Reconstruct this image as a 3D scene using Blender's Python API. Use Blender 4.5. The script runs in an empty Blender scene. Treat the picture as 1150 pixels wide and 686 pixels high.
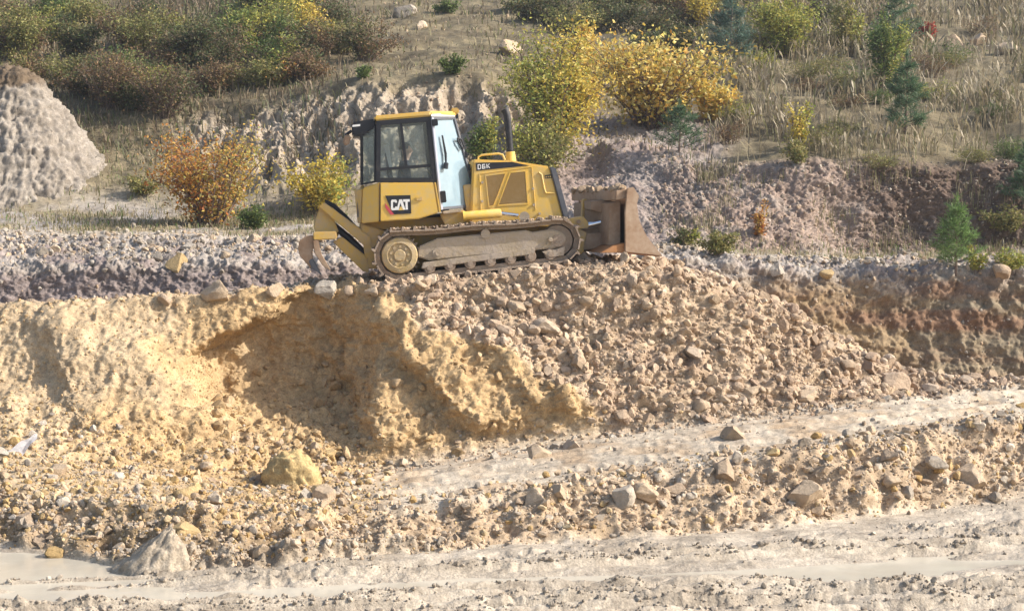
import bpy, bmesh, math, random
import numpy as np
from mathutils import Vector, Matrix

random.seed(7)
rng = np.random.default_rng(11)
C = bpy.context.scene.collection
S = bpy.context.scene

# ------------------------------------------------------------------ camera, world, sun, exposure
F = 1881.0
EYE = 4.3
PITCH = math.radians(4.35)
cam_d = bpy.data.cameras.new('camera')
cam = bpy.data.objects.new('camera', cam_d)
C.objects.link(cam)
cam.location = (0, 0, EYE)
cam.rotation_euler = (math.pi / 2 - PITCH, 0, 0)
cam_d.sensor_width = 36.0
cam_d.lens = 36.0 * F / 1150.0
cam_d.clip_end = 1000
S.camera = cam

SUN_EL, SUN_A = math.radians(34), math.radians(6.5)
sun_vec = Vector((math.cos(SUN_EL) * math.cos(SUN_A), -math.cos(SUN_EL) * math.sin(SUN_A), math.sin(SUN_EL)))
w = bpy.data.worlds.new('World')
S.world = w
w.use_nodes = True
nt = w.node_tree
sky = nt.nodes.new('ShaderNodeTexSky')
sky.sky_type = 'NISHITA'
sky.sun_disc = False
sky.sun_elevation = SUN_EL
sky.sun_rotation = math.atan2(sun_vec.x, sun_vec.y)
sky.dust_density = 2.5
bg = nt.nodes['Background']
bg.inputs['Strength'].default_value = 0.14
nt.links.new(sky.outputs[0], bg.inputs[0])
sd = bpy.data.lights.new('sun', 'SUN')
sd.energy = 4.4
sd.angle = math.radians(0.5)
sd.color = (1.0, 0.94, 0.86)
so = bpy.data.objects.new('sun', sd)
C.objects.link(so)
so.rotation_euler = sun_vec.to_track_quat('Z', 'Y').to_euler()
S.view_settings.view_transform = 'Standard'
S.view_settings.look = 'None'
S.view_settings.exposure = 0.68
S.view_settings.gamma = 1.0
HAZE = 0.0007
S.cycles.max_bounces = 6
S.cycles.transparent_max_bounces = 12
S.cycles.volume_max_steps = 64

# ------------------------------------------------------------------ helpers
cp, sp_ = math.cos(PITCH), math.sin(PITCH)

def ray(u, v):
    xr = (np.asarray(u, float) - 575.0) / F
    yr = (343.0 - np.asarray(v, float)) / F
    return np.stack([xr + 0 * yr, cp + yr * sp_ + 0 * xr, -sp_ + yr * cp + 0 * xr], -1)

def P(u, v, d):
    r = ray(u, v)
    return np.array([0, 0, EYE]) + r * (np.asarray(d, float) / r[..., 1])[..., None]

def project(p):
    q = p - np.array([0, 0, EYE])
    dep = q[..., 1] * cp - q[..., 2] * sp_
    yy = q[..., 1] * sp_ + q[..., 2] * cp
    dep = np.maximum(dep, 1e-3)
    return 575 + F * q[..., 0] / dep, 343 - F * yy / dep

def hsh(ix, iy, iz, seed):
    h = (ix.astype(np.uint32) * np.uint32(374761393) + iy.astype(np.uint32) * np.uint32(668265263)
         + iz.astype(np.uint32) * np.uint32(2147483647) + np.uint32((seed * 974711 + 12345) & 0xffffffff))
    h = (h ^ (h >> np.uint32(13))) * np.uint32(1274126177)
    h = (h ^ (h >> np.uint32(16))) * np.uint32(2246822519)
    return ((h ^ (h >> np.uint32(15))) & np.uint32(0xffffff)).astype(np.float32) / np.float32(0xffffff)

def vnoise(p, seed=0):
    p = np.asarray(p, np.float32)
    i = np.floor(p).astype(np.int64)
    f = p - i
    f = f * f * (3 - 2 * f)
    out = 0
    for a in (0, 1):
        for b in (0, 1):
            for c in (0, 1):
                wgt = (f[..., 0] if a else 1 - f[..., 0]) * (f[..., 1] if b else 1 - f[..., 1]) * (f[..., 2] if c else 1 - f[..., 2])
                out = out + wgt * hsh(i[..., 0] + a, i[..., 1] + b, i[..., 2] + c, seed)
    return out * 2 - 1

def fbm(p, octs=3, seed=0, gain=0.5):
    a, s, o = 1.0, 0.0, 0
    for k in range(octs):
        o = o + a * vnoise(p * (2.03 ** k), seed + k * 17)
        s += a
        a *= gain
    return o / s

def worley(p, seed=0):
    """distance to the nearest of jittered cell points and that cell's random number"""
    p = np.asarray(p, np.float32)
    base = np.floor(p - 0.5).astype(np.int64)
    best = np.full(p.shape[:-1], 9.0, np.float32)
    cid = np.zeros(p.shape[:-1], np.float32)
    for a in (0, 1):
        for b in (0, 1):
            for c in (0, 1):
                ix, iy, iz = base[..., 0] + a, base[..., 1] + b, base[..., 2] + c
                dx = ix + 0.2 + 0.6 * hsh(ix, iy, iz, seed) - p[..., 0]
                dy = iy + 0.2 + 0.6 * hsh(ix, iy, iz, seed + 1) - p[..., 1]
                dz = iz + 0.2 + 0.6 * hsh(ix, iy, iz, seed + 2) - p[..., 2]
                dd = dx * dx + dy * dy + dz * dz
                m = dd < best
                best = np.where(m, dd, best)
                cid = np.where(m, hsh(ix, iy, iz, seed + 3), cid)
    return np.sqrt(best), cid

def facets(p, seed=0):
    """broken-earth relief: every cell is a small plane with its own tilt"""
    p = np.asarray(p, np.float32)
    base = np.floor(p - 0.5).astype(np.int64)
    best = np.full(p.shape[:-1], 9.0, np.float32)
    val = np.zeros(p.shape[:-1], np.float32)
    for a in (0, 1):
        for b in (0, 1):
            for c in (0, 1):
                ix, iy, iz = base[..., 0] + a, base[..., 1] + b, base[..., 2] + c
                h = [hsh(ix, iy, iz, seed + k) for k in range(7)]
                dx = p[..., 0] - (ix + 0.2 + 0.6 * h[0]); dy = p[..., 1] - (iy + 0.2 + 0.6 * h[1]); dz = p[..., 2] - (iz + 0.2 + 0.6 * h[2])
                dd = dx * dx + dy * dy + dz * dz
                t = (h[3] - .5) * dx + (h[4] - .5) * dy + (h[5] - .5) * dz
                m = dd < best
                best = np.where(m, dd, best)
                val = np.where(m, 1.7 * t + .55 * (h[6] - .5), val)
    return val

def gblur(a, sig, axis):
    if sig <= 0:
        return a
    r = int(3 * sig) + 1
    k = np.exp(-0.5 * (np.arange(-r, r + 1) / sig) ** 2)
    k /= k.sum()
    pad = [(0, 0)] * a.ndim
    pad[axis] = (r, r)
    b = np.pad(a, pad, mode='edge')
    n = a.shape[axis]
    out = 0
    for j, kk in enumerate(k):
        out = out + kk * np.take(b, np.arange(j, j + n), axis)
    return out

def sstep(x, a, b):
    t = np.clip((x - a) / (b - a), 0, 1)
    return t * t * (3 - 2 * t)

def link(o, parent=None):
    C.objects.link(o)
    if parent is not None:
        o.parent = parent
    return o

def np_mesh(name, verts, faces, mat, colors=None, smooth=False, parent=None):
    """faces: (n, k) int array with k = 3 or 4"""
    me = bpy.data.meshes.new(name)
    verts = np.asarray(verts, np.float32)
    faces = np.asarray(faces, np.int32)
    k = faces.shape[1]
    me.vertices.add(len(verts))
    me.vertices.foreach_set('co', verts.ravel())
    me.loops.add(faces.size)
    me.loops.foreach_set('vertex_index', faces.ravel())
    me.polygons.add(len(faces))
    me.polygons.foreach_set('loop_start', np.arange(0, faces.size, k, dtype=np.int32))
    if smooth:
        me.polygons.foreach_set('use_smooth', np.ones(len(faces), bool))
    else:
        me.polygons.foreach_set('use_smooth', np.zeros(len(faces), bool))
    if colors is not None:
        ca = me.color_attributes.new('Col', 'FLOAT_COLOR', 'POINT')
        cc = np.ones((len(verts), 4), np.float32)
        cc[:, :colors.shape[1]] = colors
        ca.data.foreach_set('color', cc.ravel())
    me.update(calc_edges=True)
    me.materials.append(mat)
    o = bpy.data.objects.new(name, me)
    return link(o, parent)

def empty(name, loc=(0, 0, 0)):
    o = bpy.data.objects.new(name, None)
    o.empty_display_size = 0.3
    o.location = loc
    return link(o)

def tag(o, label=None, cat=None, group=None, kind=None):
    if label: o['label'] = label
    if cat: o['category'] = cat
    if group: o['group'] = group
    if kind: o['kind'] = kind
    return o

# ------------------------------------------------------------------ materials
def new_mat(name):
    m = bpy.data.materials.new(name)
    m.use_nodes = True
    n = m.node_tree
    return m, n, n.nodes['Principled BSDF']

def nnoise(n, scale, detail=4, rough=0.6, coord='Object'):
    tc = n.nodes.new('ShaderNodeTexCoord')
    t = n.nodes.new('ShaderNodeTexNoise')
    t.inputs['Scale'].default_value = scale
    t.inputs['Detail'].default_value = detail
    t.inputs['Roughness'].default_value = rough
    n.links.new(tc.outputs[coord], t.inputs['Vector'])
    return t

def mixc(n, a, b, fac, mode='MIX'):
    m = n.nodes.new('ShaderNodeMix')
    m.data_type = 'RGBA'
    m.blend_type = mode
    for sock, val in ((m.inputs[0], fac), (m.inputs[6], a), (m.inputs[7], b)):
        if isinstance(val, bpy.types.NodeSocket):
            n.links.new(val, sock)
        elif isinstance(val, (int, float)):
            sock.default_value = val
        else:
            sock.default_value = tuple(val) + (1,) if len(val) == 3 else val
    return m.outputs[2]

def ramp(n, src, p0, p1, c0=(0, 0, 0), c1=(1, 1, 1)):
    r = n.nodes.new('ShaderNodeValToRGB')
    r.color_ramp.elements[0].position = p0
    r.color_ramp.elements[1].position = p1
    r.color_ramp.elements[0].color = tuple(c0) + (1,)
    r.color_ramp.elements[1].color = tuple(c1) + (1,)
    n.links.new(src, r.inputs[0])
    return r.outputs[0]

def bump(n, bsdf, src, strength, dist):
    b = n.nodes.new('ShaderNodeBump')
    b.inputs['Strength'].default_value = strength
    b.inputs['Distance'].default_value = dist
    n.links.new(src, b.inputs['Height'])
    n.links.new(b.outputs[0], bsdf.inputs['Normal'])

def earth_mat(name, wet=False):
    m, n, b = new_mat(name)
    a = n.nodes.new('ShaderNodeVertexColor')
    a.layer_name = 'Col'
    f1 = nnoise(n, 9, 6, 0.7)
    f2 = nnoise(n, 1.3, 4, 0.6)
    v1 = ramp(n, f1.outputs[0], 0.28, 0.72, (0.62, 0.60, 0.58), (1.25, 1.24, 1.22))
    v2 = ramp(n, f2.outputs[0], 0.3, 0.7, (0.84, 0.82, 0.80), (1.12, 1.12, 1.12))
    c = mixc(n, a.outputs[0], v1, 1.0, 'MULTIPLY')
    c = mixc(n, c, v2, 1.0, 'MULTIPLY')
    f4 = nnoise(n, 42, 3, 0.6)
    v3 = ramp(n, f4.outputs[0], 0.34, 0.66, (0.80, 0.79, 0.78), (1.14, 1.14, 1.14))
    c = mixc(n, c, v3, 1.0, 'MULTIPLY')
    n.links.new(c, b.inputs['Base Color'])
    b.inputs['Roughness'].default_value = 0.95
    b.inputs['Specular IOR Level'].default_value = 0.15
    if wet:
        mp = n.nodes.new('ShaderNodeMapRange')
        mp.inputs[3].default_value = 0.95
        mp.inputs[4].default_value = 0.28
        n.links.new(a.outputs[1], mp.inputs[0])
        n.links.new(mp.outputs[0], b.inputs['Roughness'])
        b.inputs['Specular IOR Level'].default_value = 0.35
    f3 = nnoise(n, 38, 5, 0.65)
    bump(n, b, f3.outputs[0], 0.6, 0.03)
    return m

M_earth = earth_mat('bare_earth')
M_mud = earth_mat('wet_mud', wet=True)

def leaf_mat():
    m, n, b = new_mat('leaf')
    a = n.nodes.new('ShaderNodeVertexColor')
    a.layer_name = 'Col'
    n.links.new(a.outputs[0], b.inputs['Base Color'])
    b.inputs['Roughness'].default_value = 0.55
    b.inputs['Specular IOR Level'].default_value = 0.3
    tr = n.nodes.new('ShaderNodeBsdfTranslucent')
    n.links.new(a.outputs[0], tr.inputs['Color'])
    mx = n.nodes.new('ShaderNodeMixShader')
    mx.inputs[0].default_value = 0.35
    n.links.new(b.outputs[0], mx.inputs[1])
    n.links.new(tr.outputs[0], mx.inputs[2])
    n.links.new(mx.outputs[0], n.nodes['Material Output'].inputs[0])
    return m
M_leaf = leaf_mat()

def bark_mat(name, c0, c1):
    m, n, b = new_mat(name)
    t = nnoise(n, 25, 4)
    n.links.new(ramp(n, t.outputs[0], 0.3, 0.7, c0, c1), b.inputs['Base Color'])
    b.inputs['Roughness'].default_value = 0.9
    return m
M_bark = bark_mat('brown_bark', (0.09, 0.06, 0.045), (0.22, 0.16, 0.12))

def stone_mat():
    """one stone material; the tint of each stone is its object colour"""
    m, n, b = new_mat('stone')
    oi = n.nodes.new('ShaderNodeObjectInfo')
    t = nnoise(n, 2.2, 6, 0.7)
    c = mixc(n, oi.outputs['Color'], ramp(n, t.outputs[0], 0.3, 0.7, (0.76, 0.74, 0.72), (1.22, 1.21, 1.19)), 1.0, 'MULTIPLY')
    n.links.new(c, b.inputs['Base Color'])
    b.inputs['Roughness'].default_value = 0.93
    b.inputs['Specular IOR Level'].default_value = 0.2
    t2 = nnoise(n, 7, 6, 0.7)
    bump(n, b, t2.outputs[0], 0.6, 0.07)
    return m
M_stone = stone_mat()

# ------------------------------------------------------------------ terrain: lofted through the lines of the place
U = np.array([0, 75, 150, 225, 300, 365, 430, 490, 550, 600, 650, 700, 750, 800, 850, 900, 950, 1000, 1050, 1100, 1150], float)
u_dense = np.arange(-110, 1262, 1.45)
u_left = np.linspace(-3600, -115, 60) if False else -110 - np.geomspace(4, 3400, 55)[::-1]
u_right = 1261 + np.geomspace(4, 3400, 55)
uu = np.concatenate([u_left, u_dense, u_right])

def cv(v, d):
    """a line of the place, given where it runs in the view and how far off it lies"""
    v = np.interp(uu, U, np.asarray(v, float) * np.ones(len(U)))
    d = np.interp(uu, U, np.asarray(d, float) * np.ones(len(U)))
    n0, n1 = len(u_left), len(u_left) + len(u_dense)
    v[n0:n1] = gblur(v[n0:n1], 9, 0)
    d[n0:n1] = gblur(d[n0:n1], 9, 0)
    return P(uu, v, d)

def cz(v, z):
    r = ray(U, np.asarray(v, float) * np.ones(len(U)))
    d = (np.asarray(z, float) - EYE) / r[..., 2] * r[..., 1]
    return cv(v, d), d

knots = []
k1, d1 = cz(np.full(len(U), 725), 0.0)
kb = k1.copy(); kb[:, 1] = -40; kb[:, 2] = 0; kb[:, 0] *= 4
k0 = k1.copy(); k0[:, 1] = 5; k0[:, 2] = 0; k0[:, 0] *= 1.6
v2 = [614, 626, 640, 643, 640, 634, 626, 622, 617, 613, 610, 607, 604, 601, 598, 594, 588, 582, 575, 568, 561]
k2, d2 = cz(v2, 0.0)
#     0    75   150  225  300  365  430  490  550  600  650  700  750  800  850  900  950  1000 1050 1100 1150
v3 = [562, 568, 572, 575, 574, 575, 572, 566, 558, 552, 543, 536, 528, 521, 514, 508, 500, 492, 484, 477, 470]
d3 = d2 + np.array([1.1, 1.1, 1.1, 1.1, 1.0, 1.0, 1.0, 1.0, 1.1, 1.1, 1.2, 1.2, 1.2, 1.25, 1.3, 1.3, 1.3, 1.3, 1.3, 1.3, 1.3])
v4 = [505, 515, 525, 538, 545, 540, 530, 520, 508, 500, 492, 486, 480, 474, 468, 462, 455, 449, 443, 438, 432]
d4 = [22.6, 22.6, 22.7, 22.9, 23.3, 23.9, 24.3, 24.5, 24.7, 24.8, 24.9, 25, 25.1, 25.2, 25.3, 25.5, 25.8, 26.1, 26.4, 26.7, 27.0]
v5 = [425, 430, 440, 445, 450, 445, 435, 428, 418, 410, 402, 394, 390, 390, 394, 408, 420, 431, 436, 434, 431]
d5 = [24.8, 24.8, 24.8, 25.0, 25.2, 25.2, 25.2, 25.3, 25.5, 25.6, 25.7, 25.8, 25.9, 26, 26.2, 26.4, 26.6, 26.8, 27, 27.1, 27.3]
v6 = [340, 338, 334, 331, 327, 322, 319, 314, 309, 306, 304, 304, 306, 318, 338, 362, 390, 412, 424, 428, 428]
d6 = [26.0, 26.0, 26.1, 26.2, 26.3, 26.3, 26.3, 26.3, 26.4, 26.4, 26.4, 26.5, 26.6, 26.8, 27, 27.2, 27.4, 27.5, 27.6, 27.7, 27.8]
k3, k4, k5, k6 = cv(v3, d3), cv(v4, d4), cv(v5, d5), cv(v6, d6)
d7 = np.interp(uu, U, [27.2, 27.2, 27.3, 27.4, 27.8, 29.6, 30.2, 30.3, 30.4, 30.4, 30.5, 30.5, 30.2, 29.6, 28.7, 28.4, 28.3, 28.3, 28.4, 28.5, 28.6])
def shift(k, d, dz):
    q = k.copy()
    q[:, 0] *= d / k[:, 1]
    q[:, 1] = d
    q[:, 2] += dz
    return q
k7 = shift(k6, d7, np.interp(uu, [0, 300, 430, 750, 850, 1150], [-.12, -.1, 0.0, 0.0, -.1, -.05]))
zb = np.interp(uu, [0, 300, 420, 700, 850, 1150], [1.2, 1.2, 1.5, 1.3, 0.3, 0.1])
k8 = shift(k7, d7 + np.interp(uu, [0, 400, 800, 1150], [0.7, 0.5, 0.8, 0.9]), 0); k8[:, 2] = zb
d9 = np.interp(uu, [0, 300, 420, 700, 850, 1150], [30.3, 30.5, 31.3, 31.5, 32.0, 32.4])
k9 = shift(k8, d9, 0.05)
#      0    75   150  225  300  365  430  490  550  600  650  700  750  800  850  900  950  1000 1050 1100 1150
v10 = [304, 302, 300, 297, 296, 294, 292, 290, 290, 290, 289, 288, 290, 296, 303, 306, 307, 306, 304, 302, 300]
d10 = [30.9, 30.9, 31, 31.1, 31.2, 31.6, 32, 32.2, 32.3, 32.3, 32.3, 32.3, 32.3, 32.4, 32.6, 32.8, 33, 33, 33, 33, 33]
v11 = [270, 272, 272, 272, 272, 270, 272, 272, 272, 274, 276, 279, 283, 287, 290, 293, 296, 296, 295, 294, 292]
d11 = [33, 33, 33, 33, 33, 33.2, 33.4, 33.5, 33.5, 33.5, 33.5, 33.5, 33.5, 33.6, 33.7, 33.8, 34, 34, 34, 34, 34]
v12 = [237, 239, 242, 246, 250, 248, 246, 246, 246, 248, 254, 262, 272, 276, 279, 282, 284, 285, 284, 282, 280]
d12 = [39, 39, 39, 38.5, 38, 37.8, 37.5, 37.3, 37, 36.5, 36, 35.5, 35.2, 35, 35, 35.4, 36.2, 36.6, 36.7, 36.7, 36.7]
v13 = [112, 112, 115, 118, 110, 96, 86, 82, 80, 120, 165, 172, 180, 184, 182, 180, 182, 186, 188, 186, 180]
d13 = [45.5, 45.5, 45.2, 44.8, 44.2, 43.8, 43.5, 43.3, 43.2, 42.5, 41, 39.5, 38.5, 38, 37.6, 37.4, 37.3, 37.3, 37.3, 37.4, 37.5]
v14 = [84, 82, 82, 84, 82, 80, 77, 73, 70, 90, 122, 128, 126, 122, 118, 114, 112, 110, 110, 110, 110]
d14 = [50, 50, 49.5, 49, 48.5, 48, 47.5, 47, 47, 46.5, 46, 45.5, 45, 44.8, 44.6, 44.5, 44.5, 44.5, 44.5, 44.5, 44.5]
v15 = [48, 46, 45, 45, 45, 44, 43, 42, 42, 45, 55, 58, 58, 57, 57, 58, 60, 62, 63, 63, 63]
d15 = [57, 57, 56.5, 56, 56, 55.5, 55, 55, 55, 55, 54.5, 54, 53.5, 53, 53, 53, 53, 53, 53, 53, 53]
k10, k11, k12, k13, k14, k15 = cv(v10, d10), cv(v11, d11), cv(v12, d12), cv(v13, d13), cv(v14, d14), cv(v15, d15)
k16, k17, k18 = cv(np.full(len(U), -6), 66), cv(np.full(len(U), -150), 92), cv(np.full(len(U), -170), 170)
knots = np.stack([kb, k0, k1, k2, k3, k4, k5, k6, k7, k8, k9, k10, k11, k12, k13, k14, k15, k16, k17, k18])
nseg = [4, 14, 165, 90, 110, 125, 150, 45, 24, 12, 100, 50, 60, 165, 65, 75, 65, 16, 4]
tt = np.concatenate([np.arange(n) / n + i - 1 for i, n in enumerate(nseg)] + [[len(nseg) - 1.0]])   # t = number of the line (-1 .. 18)
i0 = np.clip(np.floor(tt).astype(int) + 1, 0, len(knots) - 2)
fr = (tt + 1 - i0)[:, None, None]
G = knots[i0] * (1 - fr) + knots[i0 + 1] * fr
sm = gblur(G, 5, 0)
keep = sstep(tt, 0.3, 1.2)[:, None, None]
G = G * (1 - keep) + sm * keep
TT = np.broadcast_to(tt[:, None], G.shape[:2])
UU = np.broadcast_to(uu[None, :], G.shape[:2])
_, VV = project(G)

# the cut in the sandy face (a bowl) and the spurs that stand out of it
onface = sstep(TT, 4.05, 4.9) * (1 - sstep(TT, 6.15, 6.6))
bl_edge = np.interp(VV, [330, 345, 370, 400, 440, 480, 510], [335, 315, 268, 214, 224, 246, 262]) + 12 * fbm(G * 1.3, 3, 37)
bowl = sstep(UU, bl_edge - 10, bl_edge + 16) * (1 - sstep(UU, 372, 432)) * onface
G[..., 1] += 1.35 * bowl * (1 - 0.55 * sstep(TT, 5.2, 6.0)) * (1 + 0.15 * fbm(G * 1.1, 2, 5))
def spur(path, amp, wl, wr):
    vs, us = [a[1] for a in path], [a[0] for a in path]
    c = np.interp(VV, vs, us) + 9 * fbm(G * 1.6, 2, 33)
    du = UU - c
    prof = np.where(du < 0, np.exp(-(du / wl) ** 2), np.exp(-(du / wr) ** 2))
    ends = sstep(VV, vs[0] - 14, vs[0] + 12) * (1 - sstep(VV, vs[-1] - 22, vs[-1] + 14))
    G[..., 1] -= amp * prof * ends * (TT > 3.5) * (TT < 6.6)
spur([(432, 345), (462, 390), (500, 430), (545, 480)], 0.46, 20, 95)
spur([(362, 400), (385, 430), (425, 470), (450, 500)], 0.26, 22, 50)
spur([(548, 372), (575, 410), (610, 455)], 0.30, 18, 60)
spur([(628, 425), (648, 470)], 0.22, 12, 40)
spur([(150, 375), (185, 430), (215, 480)], 0.40, 70, 24)
spur([(55, 355), (85, 420), (100, 480)], 0.35, 18, 60)
spur([(250, 430), (270, 480)], 0.25, 16, 30)

# grid normals
def normals(g):
    a = np.gradient(g, axis=1)
    b = np.gradient(g, axis=0)
    n = np.cross(a, b)
    n /= np.linalg.norm(n, axis=-1, keepdims=True) + 1e-9
    return n

# --- where each kind of ground lies
def band(a0, a1, b0, b1):
    return sstep(TT, a0, a1) * (1 - sstep(TT, b0, b1))
wob = 14 * fbm(G * 1.2, 3, 71)
rub_v = [318, 334, 350, 367, 377, 387, 421, 431, 461, 475, 520]
rub_u = [395, 452, 460, 472, 519, 573, 606, 640, 668, 672, 690]
rub_edge = np.interp(VV, rub_v, rub_u) + wob
m_rubble = sstep(UU - rub_edge, -10, 14) * band(3.9, 4.2, 7.2, 7.6)
m_face = band(3.9, 4.3, 6.2, 6.6) * (1 - m_rubble)
m_talus = band(2.6, 3.2, 4.5, 5.0) * (1 - sstep(UU, 330, 470))
m_crest = band(6.0, 6.25, 7.3, 7.8)
m_berm = band(1.95, 2.2, 2.95, 3.15)
m_terr = band(2.9, 3.1, 3.9, 4.1) * sstep(UU, 300, 420)
m_road = 1 - sstep(TT, 1.9, 2.1)
m_wall = band(8.5, 9.0, 9.9, 10.1)
m_grey = band(9.85, 10.05, 11.0, 11.4)
m_shelf = band(11.1, 11.5, 12.0, 12.2)
m_hill = sstep(TT, 12.0, 12.3)
m_cliff = band(12.15, 12.4, 12.85, 13.0) * sstep(UU, 170, 250) * (1 - sstep(UU, 575, 610))
m_mound = band(11.3, 11.7, 13.6, 14.0) * sstep(UU, 580, 620) * (1 - sstep(UU + 0.6 * (VV - 200), 770, 820))
m_rbank = band(11.6, 12.0, 12.9, 13.1) * sstep(UU, 720, 770)

# --- coarse shape noise
N = normals(G)
disp = np.zeros(G.shape[:2])
steepface = m_face
g = G.astype(np.float32)
big = fbm(g * 0.9, 3, 1)
mid = fbm(g * 2.6, 3, 2)
fine = fbm(g * 8.0, 3, 3)
chunk, cid1 = worley(g * np.array([2.2, 2.2, 2.0]) + 0.4 * np.stack([mid, fine, mid], -1), 9)
lump, cid2 = worley(g * 6.0 + 0.3 * np.stack([fine, mid, fine], -1), 21)
lump2, cid3 = worley(g * 13.0, 35)
nzt = fbm(g * np.array([.5, 1.5, 1]), 2, 69)
far = sstep(TT, 11.5, 12.5)
wp = .35 * np.stack([mid, fine, mid], -1)
fc1 = facets(g * 2.3 + wp, 401)
fc2 = facets(g * 5.2 + wp, 411)
fc3 = facets(g * 11.0 + .5 * wp, 421)
fc1, fc2, fc3 = [gblur(gblur(a, b, 0), b, 1) for a, b in ((fc1, 2.0), (fc2, 1.5), (fc3, 1.0))]
rdg = 1 - 2 * np.abs(fbm(g * 3.4 + .3 * big[..., None], 5, 51, .62))
rdg2 = 1 - 2 * np.abs(fbm(g * 9.5, 4, 53, .62))
crisp = fbm(g * 5.0, 5, 57, .68)
disp += steepface * (0.09 * big + 0.07 * mid + 0.045 * crisp + 0.02 * rdg2 + (.03 + .08 * sstep(UU, 200, 300)) * fc1 + .05 * sstep(UU, 200, 300) * crisp + (.015 + .035 * sstep(UU, 200, 300)) * fc2 + .03 * fc3)
gul = fbm(g * np.array([4.5, 2.0, 0.8]), 3, 13)
disp += steepface * 0.06 * np.abs(gul) * -1.5
disp += m_rubble * (0.14 * big + 0.05 * mid + 0.12 * fc1 + 0.10 * fc2 + 0.06 * fc3 + 0.04 * crisp)
disp += m_talus * (0.06 * mid + 0.03 * crisp + 0.035 * fc2 + .02 * fc3)
disp += m_crest * (0.05 * mid + 0.05 * (0.5 - lump) + 0.03 * (0.5 - lump2)) * (1 - m_rubble) * (1 - 0.6 * m_face)
disp += m_berm * (0.14 * big + 0.12 * mid + 0.17 * fc1 + 0.08 * fc2 + 0.03 * fc3 + 0.04 * crisp)
tl = G[..., 1] - (k3[:, 1])[None, :]
disp += m_terr * (0.03 * mid + 0.022 * crisp + 0.02 * fc2 * (nzt > 0) + .014 * fc3 + 0.05 * np.sin(tl * 9 + 1.2 * mid) * np.clip(.4 + nzt, 0, 1))
disp += m_wall * (0.10 * big + 0.02 * mid + 0.11 * crisp + .05 * rdg2 + (.04 + .14 * sstep(UU, 650, 800)) * fc1 + .06 * fc2 + .03 * fc3)
disp += m_grey * (0.12 * big + 0.06 * mid + 0.12 * fc1 + 0.07 * fc2 + .14 * crisp + .06 * rdg2)
disp += m_shelf * (0.06 * big + 0.05 * mid)
disp += m_hill * (0.30 * fbm(g * 0.35, 3, 44) + 0.12 * big + 0.08 * mid * (1 - np.clip(m_mound + m_rbank + m_cliff, 0, 1)))
gul2 = np.abs(fbm(g * np.array([2.0, 0.9, 0.40]) + 0.25 * np.stack([mid, big, mid], -1), 3, 15))
disp += m_cliff * (-1.0 * gul2 + 0.06 * mid + 0.12 * crisp + 0.08 * rdg2 + 0.05 * fc2 + 0.06 * fc3)
disp += m_mound * (0.22 * fbm(g * .8, 3, 77) + 0.08 * crisp + .06 * rdg2 + .04 * fc3 - 0.14 * gul2)
disp += m_rbank * (0.20 * big + 0.12 * crisp + .08 * rdg2 + .05 * fc1 + .05 * fc2 + .04 * fc3)
mudridge = np.exp(-((TT - 2.22) / .17) ** 2) * sstep(UU, 185, 225) * (1 - sstep(UU, 440, 540))
disp += mudridge * (.13 + .08 * big + .11 * fc2 + .07 * fc3 + .10 * crisp + .08 * (.5 - lump))

# --- the road: ruts, soft mud and two shallow basins that hold water
Y = G[..., 1]
X = G[..., 0]
lane = (Y - 0.16 * X)                                   # ruts run slightly away to the right
rut = np.zeros_like(disp)
clodn = np.clip(.5 + fbm(g * 2.6, 3, 68), 0, 1.4)
for c0, wd, am in ((16.35, 0.16, 0.055), (16.95, 0.12, 0.05), (17.6, 0.18, -0.045), (18.3, 0.14, 0.05), (18.75, 0.16, -0.04), (15.6, 0.2, 0.06)):
    cc = c0 + 0.18 * vnoise(np.stack([X * 0.35, X * 0 + c0, X * 0], -1), 5)
    if am > 0:   # mud squeezed up in two sharp lips beside a wheel track, pressed by its lugs
        s_ = (lane - cc) / wd
        lug = np.clip(np.sin(X * 2 * math.pi / .26 + 3 * np.abs(s_) + c0), -.5, .6)
        rut += am * (.9 * np.exp(-((np.abs(s_) - 1.25) / .42) ** 2) * (.5 + .9 * clodn) - .55 * np.exp(-(s_ / .9) ** 4) * (1 + .5 * lug))
        continue
    rut += am * np.exp(-((lane - cc) / wd) ** 2) * (0.45 + 0.75 * np.clip(0.5 + fbm(np.stack([X * 0.9, Y * 0 + c0, X * 0], -1), 2, 6), 0, 1))
clods = sstep(fbm(g * 1.1, 2, 65), -.2, .4)
mudpat = (.35 + .65 * clods) * sstep(fbm(np.stack([X * 0.8, lane * 1.6, X * 0], -1), 3, 61), -0.12, 0.3)
gl = np.stack([X * .9 + .15 * Y, lane * 2.2, G[..., 2]], -1)
mudc = fbm(gl * 3.0, 5, 63, .66)
road_d = 0.045 + 1.7 * rut + 0.02 * mid + 0.03 * mudc + mudpat * (0.09 * mudc + 0.06 * fc2 * clods + 0.03 * fc3)
pudL = np.exp(-(((UU - 60) / 150.0) ** 4 + ((VV + 0.02 * UU - 646) / 30.0) ** 4))
pudC = np.exp(-(((UU - 420) / 190.0) ** 4 + ((VV + 0.06 * UU - 689) / 9.0) ** 4))
pudR = np.exp(-(((UU - 975) / 115.0) ** 4 + ((VV + 0.10 * UU - 742) / 15.0) ** 4))
road_d = road_d - 0.10 * pudL - 0.06 * pudC - 0.085 * pudR
disp += m_road * sstep(TT, 0.2, 0.9) * road_d
N2 = N.copy()
flat = (m_road > 0.5)
N2[flat] = (0, 0, 1)
G2 = G + N2 * disp[..., None]
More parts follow.
